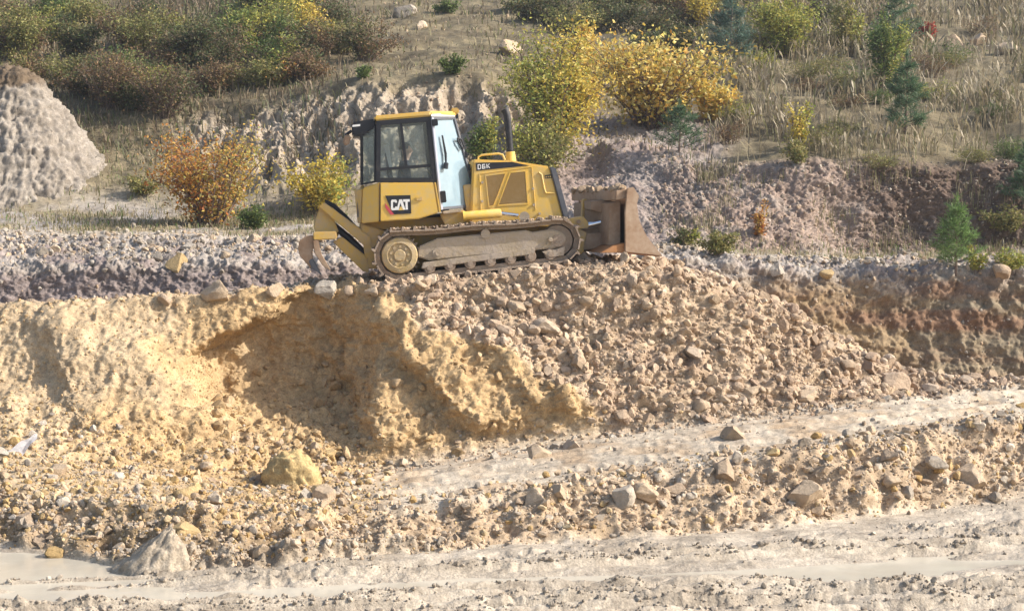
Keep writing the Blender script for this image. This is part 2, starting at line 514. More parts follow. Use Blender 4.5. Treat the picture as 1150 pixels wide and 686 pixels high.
# cleat marks pressed into the terrace by the machine's tracks
q = X * 0.97 + Y * 0.1
nzq = vnoise(g * 0.9, 67)
for off, hw in ((0.9, 0.24), (2.2, 0.24)):
    inner = np.exp(-((Y - (k3[:, 1] + 0.35 + off)[None, :]) / hw) ** 4) * m_terr
    G2[..., 2] += inner * (-0.035 + 0.012 * (0.6 + nzq) * np.clip(np.sin(q * 2 * math.pi / 0.19 + 2.5 * nzq), -0.4, 1))
# the ground under the machine is pressed flat
# ------------------------------------------------------------------ where the machine stands
YAW, TILT = math.radians(5.0), math.radians(6.2)
R3 = (Matrix.Rotation(YAW, 3, 'Z') @ Matrix.Rotation(-TILT, 3, 'Y'))
anchor = Vector(P(538, 309, 26.95))
DOZ = anchor - R3 @ Vector((0, -1.15, 0))
Rn = np.array(R3)
loc_xyz = (G2 - np.array(DOZ)) @ Rn                      # machine coordinates of the ground
foot = (sstep(loc_xyz[..., 0], -2.1, -1.6) * (1 - sstep(loc_xyz[..., 0], 1.75, 2.3))
        * sstep(loc_xyz[..., 1], -1.55, -1.2) * (1 - sstep(loc_xyz[..., 1], 1.2, 1.6))) * (TT > 5.5) * (TT < 9)
target_z = G2[..., 2] - loc_xyz[..., 2] / math.cos(TILT)
G2[..., 2] = G2[..., 2] * (1 - foot) + (target_z - 0.02 + 0.03 * fine) * foot

# ------------------------------------------------------------------ ground colours (the soil's own, plus shade painted into the right bank)
def col(*c):
    return np.array(c, np.float32)
SAND, SAND2 = col(.51, .365, .20), col(.51, .395, .255)
TAN, PINK = col(.48, .37, .255), col(.42, .315, .225)
MUD, MUDD = col(.55, .48, .38), col(.33, .28, .215)
MAUVE, GREYR = col(.27, .225, .21), col(.38, .345, .31)
RUST, OCHRE, OLIVE = col(.25, .16, .105), col(.32, .235, .14), col(.28, .235, .165)
HILL, DRY, CLIFF = col(.15, .125, .08), col(.25, .21, .13), col(.42, .355, .275)
COLR = np.zeros(G2.shape, np.float32)
def lay(c, m):
    global COLR
    m = np.clip(m, 0, 1)[..., None]
    COLR = COLR * (1 - m) + c * m
def lerp(a, b, f):
    f = np.clip(f, 0, 1)[..., None]
    return a * (1 - f) + b * f
nz = fbm(g * 0.6, 3, 81)
nz2 = fbm(g * 2.2, 3, 83)
nz3 = fbm(g * 6.5, 2, 85)
COLR[:] = MUD
streak = sstep(mudc + .35 * nz3, -.05, .35)
lay(lerp(MUD, MUDD, np.clip(.42 * streak + .35 * sstep(nz, 0, .5) + sstep(nz2 + 0.5 * nz3, 0.0, 0.6) * 0.5 + mudpat * .45, 0, .85)), m_road > .5)
lay(lerp(TAN, OCHRE, sstep(nz + .4 * nz2 - (UU - 300) / 900, -.1, .4)), m_berm)
lay(lerp(MUD, TAN, sstep(nz2, -.2, .5)), m_terr)
lay(col(.37, .32, .255), mudridge)
lay(lerp(SAND, SAND2, sstep(nz + .5 * nz2 + (210 - UU) / 260, -.2, .5)), np.clip(m_face + m_talus, 0, 1))
lay(lerp(TAN, PINK, sstep(nz2 + .4 * nz3, -.3, .5)), m_rubble)
lay(lerp(TAN, SAND2, sstep(nz2, -.2, .5)), m_crest * 0.75)
lay(PINK, band(7.0, 7.5, 8.6, 9.0))
strata = fbm(np.stack([X * 0.35, Y * 0.3, G[..., 2] * 3.2 + .25 * nz], -1), 3, 91)
wallc = lerp(RUST, lerp(OCHRE, OLIVE, sstep(nz, -.3, .3)), sstep(strata, -.35, .25))
wallc = lerp(wallc, GREYR * .9, sstep(G[..., 2] + .5 * nz2, 1.9, 2.6) * .7)
wallc = lerp(MAUVE, wallc, sstep(UU, 690, 860))
lay(wallc, m_wall)
lay(lerp(GREYR, MAUVE, sstep(nz2, -.2, .5)), m_grey)
lay(lerp(DRY * 1.15, GREYR, sstep(nz + .5 * nz2, -.3, .5)), m_shelf)
hillc = lerp(HILL, DRY, sstep(nz + .6 * nz2, -.35, .45))
lay(hillc, m_hill)
lay(lerp(col(.34, .295, .265), col(.31, .245, .215), sstep(nz + .3 * nz2, -.3, .4)), m_mound)
lay(lerp(lerp(col(.34, .265, .22), col(.17, .125, .10), sstep(UU + 60 * nz, 930, 1000)), GREYR * .85, sstep(nz2 + .5 * nz3, .1, .6) * .5 * (1 - .7 * sstep(UU, 930, 1000))), m_rbank)  # right end coloured dark brown to paint in the shade on that face
lay(lerp(CLIFF, DRY * .9, sstep(nz + .5 * nz2, .15, .6) * .7), m_cliff)
wetness = m_road * np.clip(0.45 + 0.9 * sstep(-disp + 0.02 * nz2, -0.045, 0.03), 0, 1)
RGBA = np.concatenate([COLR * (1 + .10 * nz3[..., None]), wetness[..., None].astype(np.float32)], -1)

def sheet(name, t0, t1, mat):
    r0 = int(np.searchsorted(tt, t0))
    r1 = min(int(np.searchsorted(tt, t1)) + 1, len(tt))
    sub, cc = G2[r0:r1], RGBA[r0:r1]
    nr, nc = sub.shape[:2]
    idx = np.arange(nr * nc).reshape(nr, nc)
    f = np.stack([idx[:-1, :-1], idx[:-1, 1:], idx[1:, 1:], idx[1:, :-1]], -1).reshape(-1, 4)
    o = np_mesh(name, sub.reshape(-1, 3), f, mat, cc.reshape(-1, 4), smooth=True)
    return tag(o, kind='structure')
sheet('ground', -1, 2, M_mud)
sheet('earth_bank', 2, 8, M_earth)
sheet('trench', 8, 11, M_earth)
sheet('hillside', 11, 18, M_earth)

# water standing in the ruts: one level sheet, the mud stands out of it
mw, n_, b_ = new_mat('milky_water')
t_ = nnoise(n_, 0.9, 3)
n_.links.new(ramp(n_, t_.outputs[0], .35, .7, (.45, .40, .315), (.56, .505, .40)), b_.inputs['Base Color'])
b_.inputs['Roughness'].default_value = 0.12
b_.inputs['IOR'].default_value = 1.33
t_ = nnoise(n_, 5, 2)
bump(n_, b_, t_.outputs[0], 0.12, 0.02)
tag(np_mesh('water', np.array([[-9, 14.5, -.004], [9, 14.5, -.004], [9, 21, -.004], [-9, 21, -.004]]), np.array([[0, 1, 2, 3]]), mw), kind='structure')

# ------------------------------------------------------------------ find places on the ground
gu, gv = project(G2)
NRM = normals(G2)
cell = np.linalg.norm(np.gradient(G2, axis=1), axis=-1) * np.linalg.norm(np.gradient(G2, axis=0), axis=-1)
_flat_u, _flat_v = gu.ravel(), gv.ravel()
_in = np.where((_flat_u > -260) & (_flat_u < 1420) & (_flat_v > -60) & (_flat_v < 760) & (TT.ravel() > 0.2))[0]
_bins = {}
for k in _in:
    _bins.setdefault((int(_flat_u[k] // 6), int(_flat_v[k] // 6)), []).append(k)
G2f, NRf = G2.reshape(-1, 3), NRM.reshape(-1, 3)

def at(u, v, tmin=None):
    """the nearest ground point that is seen at (u, v)"""
    for rad in (3.0, 6.0, 12.0, 25.0):
        best = None
        for a in range(int((u - rad) // 6), int((u + rad) // 6) + 1):
            for b in range(int((v - rad) // 6), int((v + rad) // 6) + 1):
                for k in _bins.get((a, b), ()):
                    if abs(_flat_u[k] - u) < rad and abs(_flat_v[k] - v) < rad:
                        if tmin is not None and TT.ravel()[k] < tmin:
                            continue
                        if best is None or G2f[k, 1] < G2f[best, 1]:
                            best = k
        if best is not None:
            return G2f[best].copy(), NRf[best].copy()
    d = 55.0
    return P(u, v, d), np.array([0, 0, 1.0])

def mpp(p):
    """metres per pixel of the photograph at point p"""
    return p[1] / F

# ------------------------------------------------------------------ stones
def rock_shape(seed, sub=2, cuts=9, rough=0.10):
    r = np.random.default_rng(seed)
    bm = bmesh.new()
    bmesh.ops.create_icosphere(bm, subdivisions=sub, radius=1.0)
    v = np.array([x.co[:] for x in bm.verts])
    f = np.array([[q.index for q in p.verts] for p in bm.faces])
    bm.free()
    for _ in range(cuts):
        d = r.normal(size=3); d /= np.linalg.norm(d)
        h = r.uniform(0.42, 0.80)
        over = np.maximum(v @ d - h, 0)
        v -= over[:, None] * d * 0.97
    v *= (1 + rough * fbm(v * 1.7 + seed * 3.1, 3, seed))[:, None]
    v += (rough * .35 * fbm(v * 5 + seed, 3, seed + 5))[:, None] * v
    v *= r.uniform(0.8, 1.15, 3) * np.array([1.12, 1.0, 0.92])
    v /= np.abs(v).max()
    return v, f

ROCKS = [rock_shape(100 + k, 4, 9, 0.13) for k in range(10)]
ROCK_ME = []
for k, (v, f) in enumerate(ROCKS):
    me = bpy.data.meshes.new('rock')
    me.from_pydata(v.tolist(), [], f.tolist())
    me.materials.append(M_stone)
    me.polygons.foreach_set('use_smooth', np.ones(len(f), bool))
    try:
        me.set_sharp_from_angle(angle=math.radians(24))
    except Exception:
        pass
    ROCK_ME.append(me)

STONE_COL = {
    'tan': ((.49, .38, .265), (.42, .32, .225), (.56, .45, .33)),
    'pink': ((.46, .35, .25), (.39, .29, .21), (.52, .415, .31)),
    'yellow': ((.51, .37, .19), (.45, .31, .14), (.54, .43, .27)),
    'grey': ((.43, .38, .315), (.35, .305, .25), (.49, .44, .37)),
    'sand': ((.50, .36, .20), (.46, .33, .18), (.50, .375, .23)),
    'wetmud': ((.36, .31, .25), (.30, .26, .21), (.42, .37, .30)),
    'mud': ((.44, .38, .305), (.50, .44, .355), (.37, .315, .25)),
}
def stone_colour(kind, r=random):
    a, b, c = STONE_COL[kind]
    k = r.random()
    base = a if k < .5 else b if k < .75 else c
    j = r.uniform(.88, 1.12)
    return tuple(x * j for x in base)

def rock(p, n, size, kind, label, group=None, cat='rock', shape=None, sink=0.35, name='rock', stretch=(1, 1, 1), rz=None):
    o = bpy.data.objects.new(name, ROCK_ME[random.randrange(len(ROCK_ME)) if shape is None else shape])
    C.objects.link(o)
    s = size / 2
    o.scale = (s * stretch[0] * random.uniform(.9, 1.1), s * stretch[1] * random.uniform(.85, 1.1), s * stretch[2] * random.uniform(.8, 1.1))
    zr = random.uniform(0, 6.28) if rz is None else rz
    o.rotation_euler = (random.uniform(-.35, .35), random.uniform(-.35, .35), zr)
    nn = np.array([n[0] * .5, n[1] * .5, abs(n[2]) + .3]); nn /= np.linalg.norm(nn)
    o.location = tuple(p + nn * s * (1 - 2 * sink) * 0.6)
    o.color = stone_colour(kind) + (1,)
    return tag(o, label, cat, group)

SEEN = [
    (612, 366, 38, 'pink', 'large rounded boulder half sunk in the rubble slope just below the bulldozer track'),
    (566, 372, 26, 'pink', 'medium pinkish boulder at the upper border between rubble and yellow sand'),
    (820, 488, 38, 'tan', 'rounded boulder at the foot of the rubble slope beside the haul track'),
    (795, 470, 26, 'pink', 'squat boulder low on the rubble slope, just above a larger rounded one'),
    (600, 562, 44, 'tan', 'pale wedge boulder on the berm casting a dark shadow to its left'),
    (628, 552, 32, 'tan', 'blocky stone on the berm beside the pale wedge boulder'),
    (760, 551, 38, 'tan', 'boulder with one flat sunlit side, in the middle of the berm'),
    (727, 553, 36, 'tan', 'brown shaded boulder among the boulder cluster of the berm'),
    (700, 556, 38, 'mud', 'dusty boulder, westernmost of the cluster in the middle of the berm'),
    (810, 528, 40, 'tan', 'wide boulder perched on the crest of the berm'),
    (905, 555, 46, 'tan', 'wide pale boulder low on the berm above the bare earth strip'),
    (868, 507, 20, 'yellow', 'small yellowish stone lying on the edge of the haul track'),
    (998, 513, 36, 'tan', 'angular boulder high on the berm near a dark hollow'),
    (1022, 553, 28, 'grey', 'smooth whitish stone at the bottom edge of the berm'),
    (1003, 540, 34, 'tan', 'sloping slab of earth and stone on the front of the berm'),
    (1090, 536, 40, 'tan', 'large clod near the end of the berm by the picture edge'),
    (1052, 520, 34, 'mud', 'grey brown boulder near the end of the berm, above a smaller clod'),
    (604, 508, 32, 'tan', 'pale flat stone at the foot of the yellow sand face'),
    (640, 500, 26, 'pink', 'pinkish stone at the rubble foot beside a pale flat stone'),
    (553, 511, 20, 'grey', 'whitish grey stone at the foot of the sand face'),
    (185, 336, 30, 'pink', 'brown oblong stone on the crest of the sandy bank'),
    (248, 330, 40, 'tan', 'long low boulder on the crest of the sandy bank'),
    (310, 327, 28, 'tan', 'rounded pale stone on the bank crest left of a taller pair'),
    (366, 324, 30, 'grey', 'pale upright stone on the bank crest behind the ripper'),
    (392, 325, 28, 'tan', 'pale block on the bank crest near the sprocket wheel'),
    (418, 327, 24, 'tan', 'white dusty stone on the crest beneath the sprocket wheel'),
    (210, 556, 36, 'yellow', 'yellowish boulder standing in the stones left of the sand face'),
    (240, 560, 30, 'tan', 'upright block beside the yellowish boulder in the stony foot'),
    (205, 596, 44, 'yellow', 'ochre boulder with a shaded side in the stony strip by the puddle'),
    (30, 585, 34, 'tan', 'tan boulder among the stones beside the white scrap'),
    (48, 606, 22, 'tan', 'upright slab at the back edge of the large puddle'),
    (62, 622, 30, 'yellow', 'rust yellow lump at the edge of the large puddle'),
    (345, 555, 26, 'grey', 'white stone at the start of the haul track'),
    (368, 557, 34, 'tan', 'pale rounded stone at the start of the haul track beside a white one'),
    (1005, 428, 40, 'pink', 'big boulder at the far tip of the rubble ridge'),
    (978, 412, 30, 'pink', 'boulder on the ridge line just above the big tip boulder'),
    (902, 445, 34, 'tan', 'squarish tan boulder low on the tail of the rubble slope'),
    (845, 440, 26, 'tan', 'upright pale stone midway along the tail of the rubble slope'),
    (775, 395, 32, 'pink', 'flattish boulder in the upper rubble slope below the blade'),
    (560, 338, 24, 'pink', 'stone close under the middle of the bulldozer track'),
    (200, 295, 30, 'yellow', 'tan flat stone lying on the rim of the trench wall'),
    (872, 304, 30, 'grey', 'pale stone on the rim of the pit wall beneath the pinkish bank'),
    (928, 306, 24, 'yellow', 'yellowish stone on the rim of the pit wall'),
    (1120, 306, 26, 'tan', 'flat stone slab by the young bright green pine'),
    (572, 58, 40, 'tan', 'large tan boulder on the upper hillside above the grey cliff'),
    (450, 16, 34, 'grey', 'grey boulder high on the grassy hillside'),
    (470, 30, 20, 'tan', 'small pale rock below the grey boulder on the hillside'),
    (1095, 47, 34, 'tan', 'pale block high on the hillside beside the small red shrub'),
    (1130, 58, 40, 'tan', 'long pale rock high on the hillside near the picture edge'),
    (1068, 50, 34, 'tan', 'yellowish rock just downhill of the small red shrub'),
    (920, 78, 20, 'grey', 'lone whitish stone in the tall dry grass'),
]
for (u, v, wpx, kind, label) in SEEN:
    p, n = at(u, v)
    rock(p, n, wpx * mpp(p) * .92, kind, label, sink=0.38)

# clods and mounds built for themselves: bigger, lumpy, of soil
def clod(u, v, wpx, hpx, color, label, name='earth_mound', seed=0, mat=None, lumps=2.6, skew=0.0, wedge=0.0):
    p, n = at(u, v)
    m = mpp(p)
    bm = bmesh.new()
    bmesh.ops.create_icosphere(bm, subdivisions=5, radius=1.0)
    q = np.array([x.co[:] for x in bm.verts]); f = np.array([[a.index for a in b.verts] for b in bm.faces]); bm.free()
    wl, _ = worley(q * lumps + seed, seed)
    q *= (1 + .30 * fbm(q * 1.6 + seed, 3, seed) + .20 * (.5 - wl) + .24 * fbm(q * 4, 5, seed + 3, .72))[:, None]
    q[:, :2] *= (1 - wedge * np.clip(q[:, 2:3], 0, 1.2) ** .8)
    q[:, 0] += skew * q[:, 2]
    q *= np.array([wpx / 2, wpx / 2.4, hpx]) * m
    cc = np.tile(np.array(color, np.float32), (len(q), 1)) * (1 + .15 * fbm(q * 9, 2, seed)[:, None])
    o = np_mesh(name, q, f, mat or M_earth, cc, smooth=True)
    o.location = tuple(p)
    return tag(o, label, 'earth mound')
clod(168, 638, 92, 46, (.40, .345, .27), 'grey wedge shaped mound of mud standing at the puddle edge', seed=3, skew=.45, wedge=.62)
clod(325, 540, 66, 36, (.50, .38, .19), 'big crumbly yellow clod fallen in front of the sandy face', seed=5, lumps=3.6)

# stones too many to point at: sampled over the ground by kind
def sample(mask, n, r, spread=(-90, 1240)):
    wgt = (mask * cell * ((UU > spread[0]) & (UU < spread[1]))).ravel()
    wgt = np.maximum(wgt, 0); wgt /= wgt.sum()
    return r.choice(len(wgt), n, p=wgt)
m_gtop = np.exp(-((TT - 10.7) / 0.45) ** 2)
m_front = band(2.1, 2.5, 4.2, 4.6) * (1 - sstep(UU, 380, 470))
m_foot = np.exp(-((TT - 4.05) / 0.16) ** 2) * sstep(UU, 300, 420)
m_upper = band(13.3, 13.6, 16.0, 16.8)
m_center = m_face * sstep(UU, 215, 260)
ZONES = [   # mask, colours, individual stones (n, smallest, largest px), loose small stones (n, smallest, largest px), label, group
    (m_rubble * (TT < 6.9), ('pink', 'tan', 'pink'), (125, 11, 26), (15000, 1.8, 18), 'angular pinkish tan stone lying loose in the rubble slope under the bulldozer', 'stones of the rubble slope'),
    (np.clip(m_berm + band(2.7, 2.9, 3.1, 3.3), 0, 1), ('tan', 'mud', 'tan', 'yellow'), (50, 11, 28), (4800, 2.0, 15), 'dusty tan stone lying in the low berm between the wet road and the haul track', 'stones of the roadside berm'),
    (m_front, ('yellow', 'tan', 'yellow', 'grey'), (60, 10, 24), (4600, 2.0, 14), 'yellowish stone in the stony foot of the sandy face behind the large puddle', 'stones at the foot of the sandy face'),
    (m_foot, ('tan', 'pink', 'grey'), (20, 9, 18), (900, 2.2, 9), 'stone along the inner edge of the haul track where rubble meets it', 'stones beside the haul track'),
    (m_crest * (1 - m_rubble) * band(6, 6.3, 7.0, 7.3), ('tan', 'grey', 'pink'), (26, 9, 20), (700, 2.5, 9), 'tan stone on the top edge of the sandy bank', 'stones on the bank crest'),
    (m_gtop, ('grey', 'grey', 'tan'), (36, 9, 22), (6000, 1.8, 10), 'pale grey stone in the heaped rubble along the far rim of the trench', 'grey stones along the trench rim'),
    (m_terr * .7 + 0.5 * m_road * mudpat, ('mud', 'mud', 'tan'), (0, 0, 0), (3200, 1.5, 8), '', ''),
    (m_mound + m_rbank, ('grey', 'pink'), (0, 0, 0), (1500, 1.6, 6), '', ''),
    (m_wall * sstep(UU, 700, 800), ('tan', 'grey'), (0, 0, 0), (220, 2, 9), '', ''),
    (m_upper + m_cliff * .6, ('tan', 'grey'), (0, 0, 0), (900, 1.6, 6), '', ''),
    (m_face, ('sand',), (0, 0, 0), (5500, 1.2, 5), '', ''),
    (m_center * (TT < 5.2), ('sand',), (0, 0, 0), (220, 5, 18), '', ''),
    (m_berm + mudridge, ('tan', 'mud', 'tan'), (0, 0, 0), (7000, 1.4, 8), '', ''),
    (m_berm, ('tan', 'tan', 'mud'), (0, 0, 0), (110, 9, 20), '', ''),
    (m_talus + m_front, ('sand', 'yellow'), (0, 0, 0), (5000, 1.3, 7), '', ''),
    (m_cliff + m_rbank + .5 * m_wall, ('pink', 'grey'), (0, 0, 0), (4500, 1.3, 6), '', ''),
    (m_road * (TT > .5) * (.15 + mudpat), ('mud', 'wetmud'), (0, 0, 0), (3500, 1.2, 7), '', ''),
    (m_road * (TT > .5) * (rut > .028) * (nz2 > -.2), ('wetmud', 'wetmud', 'mud'), (0, 0, 0), (4200, 1.6, 10), '', ''),
]
small_v, small_f, small_c = [], [], []
SM = [rock_shape(300 + k, 1, 6, 0.10) for k in range(14)]
SMB = [rock_shape(330 + k, 2, 9, 0.08) for k in range(16)]
nv = 0
for zi, (mask, kinds, (n1, a1, b1), (n2, a2, b2), label, group) in enumerate(ZONES):
    if n1:
        for k in sample(mask, n1, rng, (-10, 1160)):
            px = a1 * (1 - rng.random() * (1 - (a1 / b1) ** 1.6)) ** (-1 / 1.6)
            rock(G2f[k], NRf[k], px * mpp(G2f[k]), kinds[rng.integers(len(kinds))], label, group)
    ks = sample(mask, n2, rng)
    for k in ks:
        px = a2 * (1 - rng.random() * (1 - (a2 / b2) ** 1.7)) ** (-1 / 1.7)
        s = px * mpp(G2f[k]) / 2
        v, f = SM[rng.integers(len(SM))] if px < 5.5 else SMB[rng.integers(len(SMB))]
        qx = Matrix.Rotation(rng.uniform(0, 6.28), 3, Vector(rng.normal(size=3)).normalized())
        vv = (v @ np.array(qx)) * s * rng.uniform(.8, 1.2, 3) + G2f[k] + np.array([0, 0, 1.0]) * s * .35
        small_v.append(vv); small_f.append(f + nv); nv += len(vv)
        c = stone_colour(kinds[rng.integers(len(kinds))])
        small_c.append(np.tile(np.array(c, np.float32) * rng.uniform(.9, 1.1), (len(vv), 1)))
tag(np_mesh('rubble', np.concatenate(small_v), np.concatenate(small_f), M_earth, np.concatenate(small_c)), kind='stuff')
del small_v, small_f, small_c
# ------------------------------------------------------------------ the bulldozer
def paint_mat(name, c, dust, rough=0.42, amount=0.5, coat=0.0):
    """paint under a film of site dust that settles in patches"""
    m, n, b = new_mat(name)
    t = nnoise(n, 2.6, 7, 0.72)
    t2 = nnoise(n, 16, 4, 0.6)
    f = mixc(n, t.outputs[0], t2.outputs[0], 0.35)
    k = ramp(n, f, 0.62 - 0.35 * amount, 0.85 - 0.25 * amount)
    n.links.new(mixc(n, c, dust, k), b.inputs['Base Color'])
    n.links.new(ramp(n, k, 0, 1, (rough,) * 3, (0.9,) * 3), b.inputs['Roughness'])
    b.inputs['Specular IOR Level'].default_value = 0.4
    bump(n, b, f if amount >= .8 else t2.outputs[0], 0.5 if amount >= .8 else 0.08, 0.06 if amount >= .8 else 0.01)
    return m
DUST = (.44, .35, .255)
M_yel = paint_mat('yellow_paint', (.70, .45, .085), (.56, .43, .23), amount=0.5)
M_yel_dirty = paint_mat('muddy_yellow_paint', (.60, .38, .075), DUST, amount=0.6)
M_black = paint_mat('black_paint', (.018, .019, .024), (.10, .085, .07), amount=0.25)
M_frame = paint_mat('muddy_frame', (.38, .29, .16), (.43, .355, .28), amount=1.0, rough=.8)
M_track = paint_mat('muddy_track_steel', (.25, .18, .125), (.43, .34, .255), amount=0.8, rough=.7)
M_steel = paint_mat('worn_brown_steel', (.29, .18, .105), (.44, .34, .245), amount=0.65, rough=.55)
M_rust = paint_mat('orange_rust_steel', (.36, .15, .045), (.42, .24, .12), amount=0.5, rough=.7)
M_grille = paint_mat('brown_mesh', (.30, .19, .065), (.36, .25, .12), amount=0.5, rough=.7)
M_grey = paint_mat('grey_rubber', (.10, .105, .12), (.26, .24, .22), amount=0.35, rough=.6)
M_white = paint_mat('white_paint', (.78, .77, .74), (.6, .55, .45), amount=0.2)
M_pale = paint_mat('pale_grey_paint', (.34, .36, .42), (.45, .42, .38), amount=0.3)
M_hub = paint_mat('muddy_hub', (.50, .345, .11), (.45, .36, .25), amount=0.85, rough=.7)
M_red = paint_mat('red_paint', (.52, .07, .09), (.5, .2, .15), amount=0.2)
m_, n_, b_ = new_mat('chrome')
b_.inputs['Base Color'].default_value = (.75, .75, .76, 1); b_.inputs['Metallic'].default_value = 1; b_.inputs['Roughness'].default_value = .2
M_chrome = m_

def glass_mat(name, tint, refl, film, film_c):
    m, n, b = new_mat(name)
    n.nodes.remove(b)
    tr = n.nodes.new('ShaderNodeBsdfTransparent'); tr.inputs[0].default_value = tint + (1,)
    gl = n.nodes.new('ShaderNodeBsdfGlossy'); gl.inputs['Roughness'].default_value = .04
    df = n.nodes.new('ShaderNodeBsdfDiffuse'); df.inputs[0].default_value = film_c + (1,)
    fr = n.nodes.new('ShaderNodeFresnel'); fr.inputs[0].default_value = 1.5
    ad = n.nodes.new('ShaderNodeMath'); ad.operation = 'ADD'; ad.inputs[1].default_value = refl
    n.links.new(fr.outputs[0], ad.inputs[0])
    mx = n.nodes.new('ShaderNodeMixShader')
    n.links.new(ad.outputs[0], mx.inputs[0]); n.links.new(tr.outputs[0], mx.inputs[1]); n.links.new(gl.outputs[0], mx.inputs[2])
    m2 = n.nodes.new('ShaderNodeMixShader')
    t = nnoise(n, 2.2, 5, .6)
    n.links.new(ramp(n, t.outputs[0], .3, .75, (film * .8,) * 3, (min(1, film * 1.2),) * 3), m2.inputs[0])
    n.links.new(mx.outputs[0], m2.inputs[1]); n.links.new(df.outputs[0], m2.inputs[2])
    n.links.new(m2.outputs[0], n.nodes['Material Output'].inputs[0])
    return m
M_glass = glass_mat('cab_glass', (.95, .985, .98), .04, .07, (.45, .55, .60))
M_dglass = glass_mat('pale_door_glass', (.70, .85, .88), .10, .62, (.42, .56, .64))  # pale blue-grey diffuse film over most of the door pane

RT = np.array(R3).T
def L(u, v, Yp):
    """point of the machine's own plane y = Yp that is seen at (u, v)"""
    o = RT @ (np.array([0, 0, EYE]) - np.array(DOZ)); d = RT @ ray(u, v)
    s = (Yp - o[1]) / d[1]
    q = o + s * d
    return (q[0], Yp, q[2])

doz = empty('bulldozer')
doz.matrix_world = Matrix.Translation(DOZ) @ R3.to_4x4()
tag(doz, 'yellow tracked bulldozer with glazed cab, rear ripper and muddy blade on the bank top', 'bulldozer')

def finish(name, bm, mat, parent, bev=0.012, smooth=False, seg=2):
    bmesh.ops.recalc_face_normals(bm, faces=bm.faces[:])
    if bev:
        es = [e for e in bm.edges if len(e.link_faces) == 2 and e.calc_face_angle(0) > 0.5]
        if es:
            bmesh.ops.bevel(bm, geom=es, offset=bev, segments=seg, affect='EDGES', clamp_overlap=True)
    me = bpy.data.meshes.new(name)
    bm.to_mesh(me); bm.free()
    if smooth:
        me.polygons.foreach_set('use_smooth', np.ones(len(me.polygons), bool))
        try: me.set_sharp_from_angle(angle=math.radians(40))
        except Exception: pass
    me.materials.append(mat)
    o = bpy.data.objects.new(name, me)
    return link(o, parent)

def bm_prism(bm, pts, y0, y1):
    """pts: outline (x, z); extruded from y0 to y1"""
    a = [bm.verts.new((x, y0, z)) for x, z in pts]
    b = [bm.verts.new((x, y1, z)) for x, z in pts]
    bm.faces.new(a); bm.faces.new(b[::-1])
    n = len(pts)
    for i in range(n):
        bm.faces.new((a[i], b[i], b[(i + 1) % n], a[(i + 1) % n]))
def bm_hull(bm, a, b):
    a = [bm.verts.new(p) for p in a]; b = [bm.verts.new(p) for p in b]
    bm.faces.new(a); bm.faces.new(b[::-1]); n = len(a)
    for i in range(n):
        bm.faces.new((a[i], b[i], b[(i + 1) % n], a[(i + 1) % n]))
def bm_tube(bm, path, rad, seg=12):
    path = [Vector(p) for p in path]
    rad = rad if isinstance(rad, (list, tuple)) else [rad] * len(path)
    rings = []
    for i, p in enumerate(path):
        d = (path[min(i + 1, len(path) - 1)] - path[max(i - 1, 0)]).normalized()
        ax = d.cross(Vector((0.31, 0.9, 0.2))).normalized(); ay = d.cross(ax)
        rings.append([bm.verts.new(p + (ax * math.cos(t) + ay * math.sin(t)) * rad[i]) for t in [2 * math.pi * k / seg for k in range(seg)]])
    for a, b in zip(rings, rings[1:]):
        for k in range(seg):
            bm.faces.new((a[k], a[(k + 1) % seg], b[(k + 1) % seg], b[k]))
    bm.faces.new(rings[0][::-1]); bm.faces.new(rings[-1])
def box(bm, x0, x1, y0, y1, z0, z1):
    bm_prism(bm, [(x0, z0), (x1, z0), (x1, z1), (x0, z1)], y0, y1)
def px_prism(bm, uv, yp, y0=None, y1=None):
    pts = [L(u, v, yp) for u, v in uv]
    bm_prism(bm, [(p[0], p[2]) for p in pts], yp if y0 is None else y0, y1)
def prism(name, uv, yp, y1, mat, parent, bev=0.012):
    bm = bmesh.new(); px_prism(bm, uv, yp, yp, y1)
    return finish(name, bm, mat, parent, bev)
def tube(name, path, rad, mat, parent, seg=12):
    bm = bmesh.new(); bm_tube(bm, path, rad, seg)
    return finish(name, bm, mat, parent, 0, True)
def panel(name, uv, yp, mat, parent, th=0.006):
    """a thin plate fixed on the side face at y = yp, standing th proud of it"""
    bm = bmesh.new(); px_prism(bm, uv, yp, yp - th, yp + 0.001)
    return finish(name, bm, mat, parent, 0)

